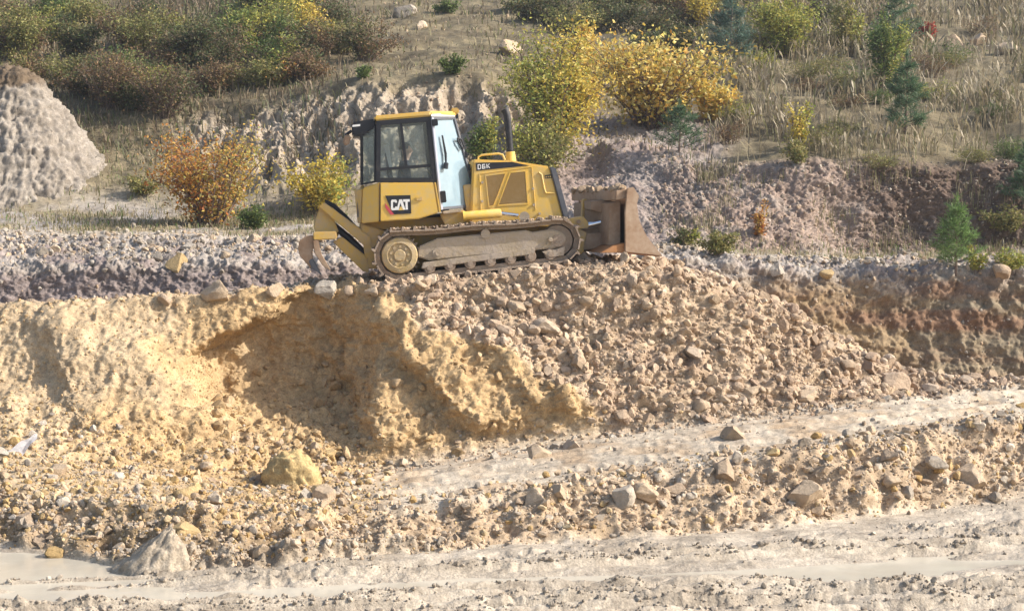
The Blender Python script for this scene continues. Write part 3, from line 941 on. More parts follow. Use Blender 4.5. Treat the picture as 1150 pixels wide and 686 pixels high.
# --- undercarriage
YN, YF = -1.15, -0.62          # the near track's outer and inner face
sx, _, sz = L(449.5, 292, YN); ix, _, iz = L(628, 276.5, YN)
SR, IR = 0.365, 0.315          # radius of the chain line on sprocket and idler
sz = SR + 0.09; iz = IR + 0.09
def loop_points(n):
    d = math.hypot(ix - sx, iz - sz)
    base = math.atan2(iz - sz, ix - sx)
    al = math.asin((SR - IR) / d)
    pts = []
    def arc(cx, cz, r, a0, a1, k):
        return [(cx + r * math.cos(a0 + (a1 - a0) * i / k), cz + r * math.sin(a0 + (a1 - a0) * i / k)) for i in range(k + 1)]
    top = base + math.pi / 2 - al * 0 
    pts += arc(sx, sz, SR, 3 * math.pi / 2, math.pi / 2 + 0.08, 24)
    # a slight sag on the carrier rollers
    a, b = pts[-1], (ix + IR * math.cos(math.pi / 2 - .05), iz + IR * math.sin(math.pi / 2 - .05))
    for i in range(1, 20):
        t = i / 20
        pts.append((a[0] + (b[0] - a[0]) * t, a[1] + (b[1] - a[1]) * t - 0.022 * math.sin(2 * math.pi * t) ** 2))
    pts += arc(ix, iz, IR, math.pi / 2 - .05, -math.pi / 2, 24)
    pts.append(pts[0])
    seg = np.array(pts); dl = np.linalg.norm(np.diff(seg, axis=0), axis=1); cum = np.concatenate([[0], np.cumsum(dl)])
    s = np.arange(n) / n * cum[-1]
    x = np.interp(s, cum, seg[:, 0]); z = np.interp(s, cum, seg[:, 1])
    x2 = np.interp((s + .02) % cum[-1], cum, seg[:, 0]); z2 = np.interp((s + .02) % cum[-1], cum, seg[:, 1])
    ang = np.arctan2(z2 - z, x2 - x)
    return x, z, ang, cum[-1] / n
NSH = 39
def make_track(yn, yf, sign):
    """sign -1: the outer face looks towards -y"""
    tx, tz, ta, pitch = loop_points(NSH)
    bm = bmesh.new()
    yo, yi = (yn, yf)
    for x, z, a in zip(tx, tz, ta):
        d = np.array([math.cos(a), math.sin(a)]); nrm = np.array([d[1], -d[0]]) * -1
        def pt(s, h): 
            q = np.array([x, z]) + d * s + (-nrm) * -h
            return (q[0], q[1])
        h = pitch * 0.485
        # outward is to the left of travel here: path runs rear-up-over-front-under
        bm_prism(bm, [pt(-h, 0.018), pt(h, 0.018), pt(h, 0.040), pt(-h * .55, 0.043), pt(-h * .62, 0.088), pt(-h * .9, 0.088), pt(-h, 0.043)], yo, yi)
        ym = (yo + yi) / 2
        for off in (-0.11, 0.11):
            bm_prism(bm, [pt(-h * 1.05, -0.05), pt(h * 1.05, -0.05), pt(h * 1.05, 0.02), pt(-h * 1.05, 0.02)], ym + off - .02, ym + off + .02)
    tr = finish('track', bm, M_track, doz, 0)
    # sprocket: toothed ring with a dished hub
    ym, s = (yo + yi) / 2, (1 if yi > yo else -1)
    bm = bmesh.new()
    pts = []
    for k in range(26):
        a = 2 * math.pi * k / 26
        for da, r in ((-.07, SR - .06), (-.03, SR - .015), (.03, SR - .015), (.07, SR - .06)):
            pts.append((sx + r * math.cos(a + da), sz + r * math.sin(a + da)))
    bm_prism(bm, pts, ym - .05, ym + .05)
    sp = finish('sprocket', bm, M_track, tr, 0.004)
    bm = bmesh.new()
    yh = yo + s * 0.06
    prof = [(.29, .20), (.29, .02), (.275, 0.0), (.20, -.015), (.19, .012), (.10, .012), (.085, -.02), (.0001, -.02)]
    rings = []
    for r, dy in prof:
        rings.append([bm.verts.new((sx + r * math.cos(2 * math.pi * k / 32), yh + s * dy, sz + r * math.sin(2 * math.pi * k / 32))) for k in range(32)])
    for a, b in zip(rings, rings[1:]):
        for k in range(32):
            bm.faces.new((a[k], a[(k + 1) % 32], b[(k + 1) % 32], b[k]))
    for k in range(9):
        a = 2 * math.pi * k / 9
        cx, cz_ = sx + .145 * math.cos(a), sz + .145 * math.sin(a)
        bm_tube(bm, [(cx, yh + s * .03, cz_), (cx, yh - s * .012, cz_)], .022, 8)
    finish('hub', bm, M_hub, tr, 0, True)
    bm = bmesh.new()
    bm_tube(bm, [(ix, ym - .10, iz), (ix, ym - .03, iz), (ix, ym + .03, iz), (ix, ym + .10, iz)], [IR - .07, IR - .05, IR - .05, IR - .07], 36)
    bm_tube(bm, [(ix, yo + s * .09, iz), (ix, yi - s * .09, iz)], .10, 20)
    finish('idler', bm, M_track, tr, 0, True)
    # track frame: a long box with the guard plate below
    bm = bmesh.new()
    f = lambda x, z: (x, z)
    x0, x1 = sx + .34, ix - .02
    y0, y1 = yo + s * .10, yi - s * .1
    zt = lambda x: .56 + (x - x0) / (x1 - x0) * -.02
    bm_prism(bm, [(x0 + .12, .32), (x1 - .05, .29), (x1 + .10, .34), (x1 + .17, .42), (x1 + .12, .52), (x1 - .04, .60), (x1 - .40, .585), (x1 - .45, .63), (x0 + .30, .66), (x0 - .02, .56), (x0 - .06, .40)], y0, y1)
    finish('track_frame', bm, M_frame, tr, 0.02)
    bm = bmesh.new()
    bm_prism(bm, [(x0 - .02, .20), (x1 - .38, .23), (x1 - .36, .335), (x0 + .02, .30)], y0 - s * .035, y0 + s * .03)
    finish('roller_guard', bm, M_frame, tr, 0.012)
    bm = bmesh.new()
    bm_prism(bm, [(x1 - .26, .26), (x1 - .02, .27), (x1 + .12, .30), (x1 + .09, .155), (x1 - .16, .15)], y0 - s * .025, y0 + s * .02)
    bm_tube(bm, [(x1 - .1, y0 - s * .05, .44), (x1 - .1, y0 + s * .02, .44)], .04, 12)
    for k in range(4):
        bm_tube(bm, [(x1 - .16 + k * .075, y0 - s * .028, .375), (x1 - .16 + k * .075, y0, .375)], .016, 8)
    finish('idler_guard', bm, M_frame, tr, 0.006)
    for k in range(7):
        x = x0 + .12 + k * (x1 - .12 - x0 - .12) / 6
        bm = bmesh.new()
        bm_tube(bm, [(x, y0 - s * .015, .20), (x, y0 + s * .03, .20), (x, y1, .20)], [.085, .095, .095], 20)
        bm_tube(bm, [(x, y0 - s * .04, .20), (x, y0, .20)], .045, 12)
        finish('roller', bm, M_track, tr, 0, True)
    xr = sx + (ix - sx) * .55
    bm = bmesh.new(); bm_tube(bm, [(xr, y0 - s * .03, .645), (xr, y1, .645)], .075, 20)
    finish('carrier_roller', bm, M_frame, tr, 0, True)
    xr = sx + .62
    bm = bmesh.new(); bm_tube(bm, [(xr, y0 - s * .03, .42), (xr, y0 + s * .05, .42)], .09, 20); bm_tube(bm, [(xr, y0 - s * .045, .42), (xr, y0, .42)], .045, 12)
    finish('pivot_cap', bm, M_frame, tr, 0, True)
    return tr
make_track(YN, YF, -1)
make_track(1.15, .62, 1)
# dirt lying on the shoes
# --- main hull between the tracks
prism('hull', [(404, 250), (440, 262), (640, 252), (660, 262), (655, 285), (480, 302), (412, 302)], -0.6, .6, M_yel_dirty, doz, .02)
# fender deck over the near and the far track
def both(fn):
    fn(1); fn(-1)
# --- engine hood
hood_uv = [(531, 179), (575, 180.5), (617.5, 187), (634.5, 249), (545, 258), (528, 250)]
YH = -0.50
hood = prism('hood', hood_uv, YH, -YH, M_yel, doz, .03)
panel('stripe', [(534, 183), (575, 182), (594, 186), (535, 192)], YH, M_black, hood)
# louvred openings, let in as brown mesh with a yellow frame
def mesh_panel(uv):
    c = np.mean(uv, 0)
    o = panel('side_grille', uv, YH, M_grille, doz, .004)
    big_ = [tuple(c + (np.array(p) - c) * 1.05 + np.sign(np.array(p) - c) * .9) for p in uv]
    bm = bmesh.new()
    for a, b, A, B in zip(uv, uv[1:] + uv[:1], big_, big_[1:] + big_[:1]):
        px_prism(bm, [a, b, B, A], YH, YH - .012, YH + .001)
    finish('grille_frame', bm, M_yel, o, 0.003)
    bm = bmesh.new()
    (x0, _, z0), (x1, _, z1) = L(min(p[0] for p in uv), max(p[1] for p in uv), YH), L(max(p[0] for p in uv), min(p[1] for p in uv), YH)
    poly = [(L(*p, YH)[0], L(*p, YH)[2]) for p in uv]
    nrow = 20
    for k in range(1, nrow):
        z = z0 + (z1 - z0) * k / nrow
        xs = []
        for (ax, az), (bx, bz) in zip(poly, poly[1:] + poly[:1]):
            if (az - z) * (bz - z) < 0:
                xs.append(ax + (bx - ax) * (z - az) / (bz - az))
        if len(xs) == 2 and abs(xs[0] - xs[1]) > .03:
            box(bm, min(xs), max(xs), YH - .009, YH - .0035, z - .006, z + .006)
    finish('grille_mesh', bm, M_grille, o, 0)
mesh_panel([(545.8, 198), (567.2, 195.2), (554, 230.5), (549.5, 231.5)])
mesh_panel([(573.5, 194.5), (589.5, 193), (592, 228), (560, 230)])
# door seams and the raised moulding on the front corner
def seam(pts, w=.012, mat=None, th=.004, name='seam'):
    bm = bmesh.new()
    q = [L(u, v, YH) for u, v in pts]
    bm_tube(bm, [(a[0], YH - th, a[2]) for a in q], w / 2, 6)
    return finish(name, bm, mat or M_yel, hood, 0, True)
seam([(538.5, 196), (540, 236)], .014, name='door_edge')
seam([(538.5, 195.5), (597, 187.5), (598.5, 205), (601.5, 236)], .014, name='door_edge')
seam([(605, 194), (608, 196), (611, 212), (613, 217), (623, 217.2)], .035, name='moulding', th=.006)
panel('nameplate', [(611.5, 197), (619, 196), (620, 200), (612.3, 200.8)], YH, M_black, hood)
bm = bmesh.new(); px_prism(bm, [(617, 187.2), (624, 188.5), (640, 247), (634, 249)], YH, YH - .03, -YH + .03)
finish('front_grille', bm, M_grey, hood, .015)
pts = [L(537, 176.5, -.3), L(541, 174.2, -.3), L(560, 172.6, -.3), L(564.5, 174, -.3), L(567, 180, -.3)]
tube('grab_rail', [L(537, 182, -.3)] + pts, .018, M_yel, hood, 8)
for uu_, vv_ in ((541.5, 205), (541.5, 226), (598.5, 212), (599.5, 230), (606, 240)):
    q = L(uu_, vv_, YH)
    tube('hood_latch', [(q[0], YH - .02, q[2]), (q[0], YH + .01, q[2])], .022, M_frame, hood, 8)
prism('boarding_step', [(497, 237.5), (517, 235), (518, 238), (498, 240.5)], -.86, -.5, M_frame, doz, .006)
# exhaust stack
ex = [L(573.2, 184, 0), L(572.4, 165, 0), L(570.2, 136, 0), L(569.2, 129, 0), L(567.6, 125.2, 0)]
st = tube('exhaust_stack', [L(573.5, 182, 0)] + ex[1:], [.062, .060, .058, .060, .062], M_black, doz, 16)
tube('stack_collar', [L(573.6, 183, 0), L(573, 170.5, 0)], [.095, .078], M_yel, st, 16)
tube('stack_mouth', [L(567.9, 125.6, 0), L(566.4, 122.8, 0)], [.064, .070], M_black, st, 16)
# lift cylinder
lc = tube('lift_cylinder', [L(520, 243, -.78), L(524, 242.6, -.78), L(561, 239.5, -.78), L(563, 239.2, -.78)], [.085, .075, .075, .06], M_yel, doz, 16)
tube('cylinder_rod', [L(562, 239.4, -.78), L(582, 242, -.78)], .03, M_chrome, lc, 12)
tube('cylinder_pin', [L(589, 243.5, -.86), L(589, 243.5, -.6)], .085, M_frame, lc, 16)
lf = prism('cylinder_bracket', [(494, 240), (522, 236), (528, 250), (500, 254)], -.74, -.5, M_yel_dirty, lc, .015)

# --- body under the cab with the side panels
YB = -0.98
body = prism('side_console', [(426.5, 205.5), (487.5, 205), (493, 239), (470, 246), (426.5, 249)], YB, -.45, M_yel, doz, .018)
bm = bmesh.new()
a = [L(426, 205.5, YB + .003), L(426, 249, YB + .003), L(406, 251, YB + .16), L(407.5, 211.5, YB + .16)]
b = [(p[0], -.3, p[2]) for p in a]
bm_hull(bm, a, b)
rc = finish('rear_tank', bm, M_yel, doz, .016)
bm = bmesh.new()
a = [L(406.5, 213, YB + .17), L(405.5, 250, YB + .17), L(401.5, 251, -.55), L(397.5, 213, -.55)]
b = [(p[0] + .15, p[1] + .3, p[2]) for p in a]
bm_hull(bm, a, b)
finish('rear_panel', bm, M_yel_dirty, rc, .01)
panel('reflector', [(401.5, 226), (405, 226), (404, 244), (401, 244)], -.62, M_grey, rc, .01)
# far side console, the same
bm = bmesh.new()
pts = [L(u, v, YB) for u, v in [(407.5, 211.5), (426.5, 205.5), (487.5, 205), (493, 239), (470, 246), (406, 251)]]
bm_prism(bm, [(p[0], p[2]) for p in pts], .45, -YB)
finish('side_console', bm, M_yel, doz, .018)
# deck and underbelly between consoles
prism('cab_deck', [(404, 249), (493, 244), (532, 240), (532, 256), (404, 258)], -.46, .46, M_yel_dirty, doz, .02)
prism('rear_wall', [(405, 209), (409, 208), (411, 249), (406, 249)], -.56, .56, M_yel_dirty, doz, .01)
prism('cowl', [(520, 208), (534, 206), (536, 241), (524, 241)], -.42, .42, M_yel_dirty, doz, .01)
prism('console_edge', [(487.8, 205), (489.5, 205), (495, 238.5), (493.2, 239)], YB - .002, -.6, M_yel, body, .004)
panel('latch', [(467.5, 221.5), (474, 221), (474.5, 225), (468, 225.5)], YB, M_yel_dirty, body, .02)
panel('panel_gap', [(426.1, 206), (427, 206), (427, 248.6), (426.1, 248.6)], YB, M_black, body, .004)
# emblem: black field, white capitals, yellow wedge, red corner
def on_panel(quad, yp, name, parent, polys, mat, th):
    """polys in the unit square of the panel quad (bottom-left, bottom-right, top-right, top-left pixels)"""
    bl, br, tr_, tl = [np.array(q, float) for q in quad]
    bm = bmesh.new()
    for poly in polys:
        uv = []
        for x, y in poly:
            uv.append(tuple(bl * (1 - x) * (1 - y) + br * x * (1 - y) + tr_ * x * y + tl * (1 - x) * y))
        px_prism(bm, uv, yp, yp - th, yp + .001)
    return finish(name, bm, mat, parent, 0)
EMB = [(432.8, 241.5), (462, 239.8), (461, 219.2), (432.6, 219.8)]
em = on_panel(EMB, YB, 'emblem', doz, [[(.0, 1), (1, 1), (1, 0), (.30, 0)]], M_black, .008)
on_panel(EMB, YB, 'emblem_corner', em, [[(.0, .60), (.0, .38), (.20, 0), (.33, 0), (.31, .06)]], M_red, .010)
def letter_C(x, y, w, h, t):
    return [[(x + w, y + h * .70), (x + w, y + h * .85), (x + w * .85, y + h), (x + w * .15, y + h), (x, y + h * .85), (x, y + h * .5), (x + t, y + h * .5), (x + t, y + h * .78), (x + w - t, y + h * .78), (x + w - t, y + h * .70)],
            [(x, y + h * .5), (x, y + h * .15), (x + w * .15, y), (x + w * .85, y), (x + w, y + h * .15), (x + w, y + h * .34), (x + w - t, y + h * .34), (x + w - t, y + h * .22), (x + t, y + h * .22), (x + t, y + h * .5)]]
def letter_T(x, y, w, h, t):
    return [[(x, y + h), (x, y + h * .76), (x + w, y + h * .76), (x + w, y + h)], [(x + w / 2 - t / 2, y + h * .76), (x + w / 2 - t / 2, y), (x + w / 2 + t / 2, y), (x + w / 2 + t / 2, y + h * .76)]]
lx = .22
on_panel(EMB, YB, 'emblem_letters', em,
         letter_C(.22, .22, .24, .56, .08)
         + [[(.43, .22), (.55, .78), (.62, .78), (.585, .60), (.52, .22)], [(.585, .60), (.62, .78), (.66, .78), (.78, .22), (.69, .22)]]
         + letter_T(.70, .22, .26, .56, .09), M_white, .011)
on_panel(EMB, YB, 'emblem_wedge', em, [[(.50, .20), (.61, .43), (.72, .20)]], M_yel, .013)
# model lettering on the hood stripe
STQ = [(536.2, 190.6), (551, 188.6), (550.6, 184.0), (536, 184.8)]
def rect(a, b, c, d): return [(a, c), (b, c), (b, d), (a, d)]
dig = [rect(.02, .09, 0, 1), rect(.091, .22, .82, 1), rect(.091, .22, 0, .18), rect(.221, .28, .1, .9),
       rect(.36, .43, 0, 1), rect(.431, .6, .82, 1), rect(.431, .6, 0, .18), rect(.431, .6, .42, .58), rect(.54, .601, .181, .419),
       rect(.69, .76, 0, 1), [(.761, .42), (.88, 1), (.97, 1), (.80, .5)], [(.761, .58), (.80, .6), (.97, 0), (.88, 0)]]
on_panel(STQ, YH, 'model_lettering', hood, dig, M_white, .009)
NPQ = [(612.6, 200.2), (619.4, 199.5), (618.8, 197), (612.2, 197.7)]
on_panel(NPQ, YH, 'plate_lettering', hood, [rect(.05, .25, .2, .8), rect(.4, .6, .2, .8), rect(.72, .95, .2, .8)], M_yel, .009)

# --- cab
YC = -0.80           # side window plane
YD = -0.42           # where the door's front edge lies
cab = doz
zf = L(426, 205, YC)[2]
def frame_loop(name, uvY, width, th, mat, parent, inner=None):
    """a frame of flat bars along a planar quad given as (u, v, Y) corners"""
    q = [Vector(L(*c)) for c in uvY]
    cen = sum(q, Vector()) / len(q)
    nrm = (q[1] - q[0]).cross(q[2] - q[1]).normalized()
    if nrm.y > 0: nrm = -nrm
    bm = bmesh.new()
    n = len(q)
    def inset(i):
        a, b, c = q[i - 1], q[i], q[(i + 1) % n]
        e0, e1 = (b - a).normalized(), (c - b).normalized()
        bis = (e1 - e0).normalized()
        s = max(.3, math.sin(e0.angle(-e1) / 2))
        k = width if not isinstance(width, (list, tuple)) else width[i]
        return b + bis * k / s
    ins = [inset(i) for i in range(n)]
    for i in range(n):
        j = (i + 1) % n
        a = [q[i], q[j], ins[j], ins[i]]
        bm_hull(bm, [p + nrm * th * .5 for p in a], [p - nrm * th * .5 for p in a])
    o = finish(name, bm, mat, parent, .006)
    return o, ins, nrm
def pane(name, pts, nrm, mat, parent, th=.008):
    bm = bmesh.new(); bm_hull(bm, [p + nrm * th / 2 for p in pts], [p - nrm * th / 2 for p in pts])
    return finish(name, bm, mat, parent, 0)
# the door lies in one plane through three of its corners
_a, _b, _d = [Vector(L(*c)) for c in ((483.5, 132, YC - .012), (494, 236, YC - .012), (510, 131, YD))]
_n = (_b - _a).cross(_d - _a)
YD2 = min(np.linspace(-.8, .1, 361), key=lambda y: abs((Vector(L(538, 232, y)) - _a).dot(_n)))
DOORQ = [(483.5, 132, YC - .012), (494, 236, YC - .012), (538, 232, float(YD2)), (510, 131, YD)]
def cab_side(sg):
    """sg = 1 the near side, -1 the far side (mirrored)"""
    fl = Matrix.Scale(-1, 4, (0, 1, 0))
    made = []
    fo, ins, nr = frame_loop('side_window_frame', [(422.5, 136, YC), (422, 205, YC), (491, 205, YC), (483, 131.5, YC)], .075, .07, M_black, cab); made.append(fo)
    pn = pane('side_window', ins, nr, M_glass, fo); made.append(pn)
    bm = bmesh.new()
    a, b = Vector(L(449.5, 134, YC)), Vector(L(456.5, 189, YC))
    bm_hull(bm, [a + Vector((-.022, -.02, 0)), a + Vector((.022, -.02, 0)), b + Vector((.022, -.02, 0)), b + Vector((-.022, -.02, 0))],
            [a + Vector((-.022, .02, 0)), a + Vector((.022, .02, 0)), b + Vector((.022, .02, 0)), b + Vector((-.022, .02, 0))])
    a, b = Vector(L(424, 190.5, YC)), Vector(L(488.5, 185.5, YC))
    bm_hull(bm, [a + Vector((0, -.022, -.022)), b + Vector((0, -.022, -.022)), b + Vector((0, -.022, .022)), a + Vector((0, -.022, .022))],
            [a + Vector((0, .022, -.022)), b + Vector((0, .022, -.022)), b + Vector((0, .022, .022)), a + Vector((0, .022, .022))])
    made.append(finish('window_bar', bm, M_black, fo, 0))
    do, ins, nr = frame_loop('door', DOORQ, .045, .06, M_grey, cab); made.append(do)
    made.append(pane('door_glass', ins, nr, M_dglass, do))
    q = [Vector(L(*c)) for c in DOORQ]
    pt = lambda s, t: q[0] * (1 - s) * (1 - t) + q[3] * s * (1 - t) + q[1] * (1 - s) * t + q[2] * s * t
    bm = bmesh.new()
    A, B = pt(.0, 0) + nr * .04, pt(.0, 1) + nr * .04
    w_ = (q[3] - q[0]).normalized() * .04
    bm_hull(bm, [A - w_ * .3, A + w_, B + w_, B - w_ * .3], [A - w_ * .3 - nr * .03, A + w_ - nr * .03, B + w_ - nr * .03, B - w_ * .3 - nr * .03])
    made.append(finish('door_post', bm, M_pale, do, .006))
    bm = bmesh.new()
    loop = [pt(.80, .24), pt(.93, .25), pt(.96, .34), pt(.90, .36), pt(.80, .28), pt(.80, .24)]
    bm_tube(bm, [p + nr * .06 for p in loop], .016, 8)
    made.append(finish('door_handle', bm, M_black, do, 0, True))
    bm = bmesh.new()
    bm_tube(bm, [p + nr * .05 for p in (pt(.28, .20), pt(.30, .40), pt(.26, .52))], [.014, .022, .014], 8)
    bm_tube(bm, [p + nr * .06 for p in (pt(.26, .50), pt(.22, .56))], .04, 8)
    made.append(finish('wiper', bm, M_black, do, 0, True))
    for t in (.06, .86):
        c = pt(.05, t) + nr * .055
        bm = bmesh.new(); bmesh.ops.create_cube(bm, size=1, matrix=Matrix.Translation(c) @ Matrix.Diagonal((.10, .05, .19 if t > .5 else .11, 1)))
        made.append(finish('hinge', bm, M_black, do, .01))
    for tt_ in (.42, .56, .66):
        c = pt(.99, tt_) + nr * .03
        bm = bmesh.new(); bmesh.ops.create_cube(bm, size=1, matrix=Matrix.Translation(c) @ Matrix.Diagonal((.05, .04, .10, 1)))
        made.append(finish('catch', bm, M_black, do, .006))
    # the rear quarter: a thin post and a tall narrow pane
    ro, ins, nr = frame_loop('rear_quarter_frame', [(405.8, 152, YC + .12), (406, 208, YC + .12), (422.3, 205, YC + .01), (422.3, 140, YC + .01)], .028, .03, M_black, cab); made.append(ro)
    made.append(pane('rear_quarter_window', ins, nr, M_glass, ro))
    if sg < 0:
        for o in made:
            for vtx in o.data.vertices: vtx.co.y *= -1
            o.data.flip_normals()
cab_side(1)
cab_side(-1)
# front and rear glazing across the machine
for nm, (ua, va, ub, vb, yy, y2) in {'windscreen': (510, 131, 538, 232, YD, float(YD2)), 'rear_window': (405.8, 152, 406, 208, YC + .12, YC + .12)}.items():
    a, b = Vector(L(ua, va, yy)), Vector(L(ub, vb, y2))
    c, d = Vector((b.x, -b.y, b.z)), Vector((a.x, -a.y, a.z))
    q = [a, b, c, d]; cen = sum(q, Vector()) / 4
    nr = (q[1] - q[0]).cross(q[2] - q[1]).normalized()
    ins = [p + (cen - p).normalized() * .09 for p in q]
    bm = bmesh.new()
    for i in range(4):
        e = [q[i], q[(i + 1) % 4], ins[(i + 1) % 4], ins[i]]
        bm_hull(bm, [p + nr * .02 for p in e], [p - nr * .02 for p in e])
    fo = finish(nm + '_frame', bm, M_black, cab, 0)
    pane(nm, ins, nr, M_glass, fo)
# roof: a shallow cap over the hexagonal plan
bm = bmesh.new()
rp = [L(420.5, 136, YC - .03), L(484, 130.6, YC - .03), L(513, 131, YD - .03)]
plan = [(p[0], p[1], p[2]) for p in rp]
bot = [Vector(p) for p in plan] + [Vector((p[0], -p[1], p[2])) for p in plan[::-1]]
up = [p + Vector((0.01, 0, .085)) for p in bot]
bm_hull(bm, bot, up)
roof = finish('roof', bm, M_yel, cab, .025)
bm = bmesh.new()
a = [Vector(L(484.5, 128.5, YC - .035)), Vector(L(484.5, 131, YC - .035)), Vector(L(511, 131, YD - .04)), Vector(L(511, 127.2, YD - .04))]
bm_hull(bm, a, [p + Vector((-.02, .06, 0)) for p in a])
finish('roof_edge', bm, M_white, roof, 0)
bm = bmesh.new()
p = L(511, 127, YD + .02)
bmesh.ops.create_cube(bm, size=1, matrix=Matrix.Translation((p[0] + .0, p[1], p[2] + .03)) @ Matrix.Diagonal((.13, .16, .10, 1)))
wl = finish('work_light', bm, M_yel_dirty, roof, .02)
bm = bmesh.new()
bmesh.ops.create_cube(bm, size=1, matrix=Matrix.Translation((p[0] + .02, p[1], p[2] - .05)) @ Matrix.Diagonal((.05, .06, .10, 1)))
finish('light_bracket', bm, M_black, wl, .005)
# air conditioner box at the rear of the roof
ac = prism('air_conditioner', [(394.5, 137.5), (412, 134.5), (421.5, 133.5), (422.5, 149), (418, 152), (395.5, 153.5)], YC + .06, -YC - .06, M_black, cab, .03)
on_panel([(395.8, 142.8), (404.5, 141.8), (404.5, 139.6), (395.8, 140.6)], YC + .06, 'maker_sticker', ac, [rect(0, 1, 0, 1)], M_white, .004)
bm = bmesh.new()
a = L(395, 147, YC + .2); b = L(388, 152, YC + .2)
bm_tube(bm, [a, b], .025, 8)
rb = finish('rear_light_arm', bm, M_black, ac, 0, True)
c = Vector(L(389.5, 157.5, YC + .2))
bm = bmesh.new()
bmesh.ops.create_cube(bm, size=1, matrix=Matrix.Translation(c) @ Matrix.Rotation(.4, 4, 'Y') @ Matrix.Diagonal((.11, .16, .17, 1)))
finish('rear_work_light', bm, M_steel, ac, .025)
# floor and seat
prism('cab_floor', [(412, 246), (494, 241), (520, 239), (520, 241), (494, 244), (412, 249)], -.40, .40, M_black, cab, 0)
seat = prism('seat', [(439, 219), (464, 217), (465, 224), (440, 227)], -.24, .24, M_black, cab, .03)
prism('seat_back', [(432, 170), (437, 169.5), (444, 219), (438, 220)], -.22, .22, M_black, seat, .03)
prism('seat_cover_edge', [(431, 163), (436, 162.5), (441, 190), (437.5, 190)], -.235, -.20, M_white, seat, .01)
prism('dashboard', [(481, 190), (500, 178), (506, 182), (512, 206), (490, 206)], -.35, .35, M_black, cab, .02)
tube('control_lever', [L(474, 222, -.40), L(477, 200, -.40)], [.015, .03], M_black, cab, 8)

# --- front blade, angled a little, with push frame
bl_y0, bl_y1 = -1.18, 1.42
prof_f = [(717.5, 219), (714.5, 229), (715.5, 238), (717.5, 246.6), (721.5, 256), (727, 266), (735, 276), (745, 288)]
ex_ = [L(u, v, -1.25) for u, v in prof_f]
ang = math.radians(8.5)
bx, bz = ex_[0][0] - .25, ex_[0][2]
def blade_pt(x, y, z):
    """turned about the blade's middle so that its far end lies further back"""
    cxp = bx
    dx, dy = x - cxp, y + 1.25
    return (cxp + dx * math.cos(ang) - dy * math.sin(ang), -1.25 + dx * math.sin(ang) + dy * math.cos(ang), z)
bm = bmesh.new()
nseg_b = 16
front = [(p[0], p[2]) for p in ex_]
th = [.09, .08, .07, .07, .07, .07, .08, .05]
back = [(x - t, z + (.02 if i > 4 else 0)) for i, ((x, z), t) in enumerate(zip(front, th))]
outline = front + back[::-1]
for_rows = []
r_ = np.random.default_rng(4)
for k in range(nseg_b + 1):
    y = -1.25 + 2.72 * k / nseg_b
    for_rows.append([bm.verts.new(blade_pt(x + r_.normal() * .004, y, z + (r_.normal() * .02 if i in (0, len(outline) - 1) else 0))) for i, (x, z) in enumerate(outline)])
for a, b in zip(for_rows, for_rows[1:]):
    n = len(a)
    for i in range(n):
        bm.faces.new((a[i], a[(i + 1) % n], b[(i + 1) % n], b[i]))
bm.faces.new(for_rows[0]); bm.faces.new(for_rows[-1][::-1])
blade = finish('blade', bm, M_steel, doz, 0)
def blade_prism(name, uv, y0, y1, mat, bev=.01):
    bm = bmesh.new()
    q = [L(u, v, -1.25) for u, v in uv]
    bm_hull(bm, [blade_pt(p[0], y0, p[2]) for p in q], [blade_pt(p[0], y1, p[2]) for p in q])
    return finish(name, bm, mat, blade, bev)
endp = [(703.5, 211.5), (711, 210), (717.8, 220), (715, 229.5), (717.5, 246.6), (721.5, 256), (727, 266), (735, 276), (745, 288), (701, 283), (701, 240)]
blade_prism('end_plate', endp, -1.29, -1.245, M_steel)
blade_prism('end_plate', endp, 1.475, 1.52, M_steel)
blade_prism('back_plate', [(690, 228), (702, 226), (702, 276), (688, 276)], -1.0, 1.2, M_steel)
blade_prism('cutting_edge', [(688, 276), (701, 273), (728, 276), (744, 287), (741, 288.5), (700, 284), (674, 284)], -1.24, 1.46, M_rust)
blade_prism('top_rail', [(692, 214), (705, 212.5), (707, 222), (692, 225)], -1.23, 1.45, M_steel)
# broken edge of earth lying along the top of the blade
bm = bmesh.new()
for k in range(46):
    y = -1.15 + 2.55 * k / 45
    x, z = L(700 + r_.normal() * 4, 213.5, -1.25)[0], L(700, 212.5, -1.25)[2]
    s = r_.uniform(.035, .10)
    c = blade_pt(x, y, z + r_.uniform(-.02, .03))
    v, f = ROCKS[0]
    v, f = SMB[k % len(SMB)]
    vs = [bm.verts.new((Vector(q) * s) + Vector(c)) for q in v]
    for t in f: bm.faces.new([vs[i] for i in t])
dl = tag(finish('earth_crust', bm, M_earth, blade, 0), kind='stuff')
ca = dl.data.color_attributes.new('Col', 'FLOAT_COLOR', 'POINT')
ca.data.foreach_set('color', np.tile(np.array([.46, .35, .24, 0], np.float32), len(dl.data.vertices)))
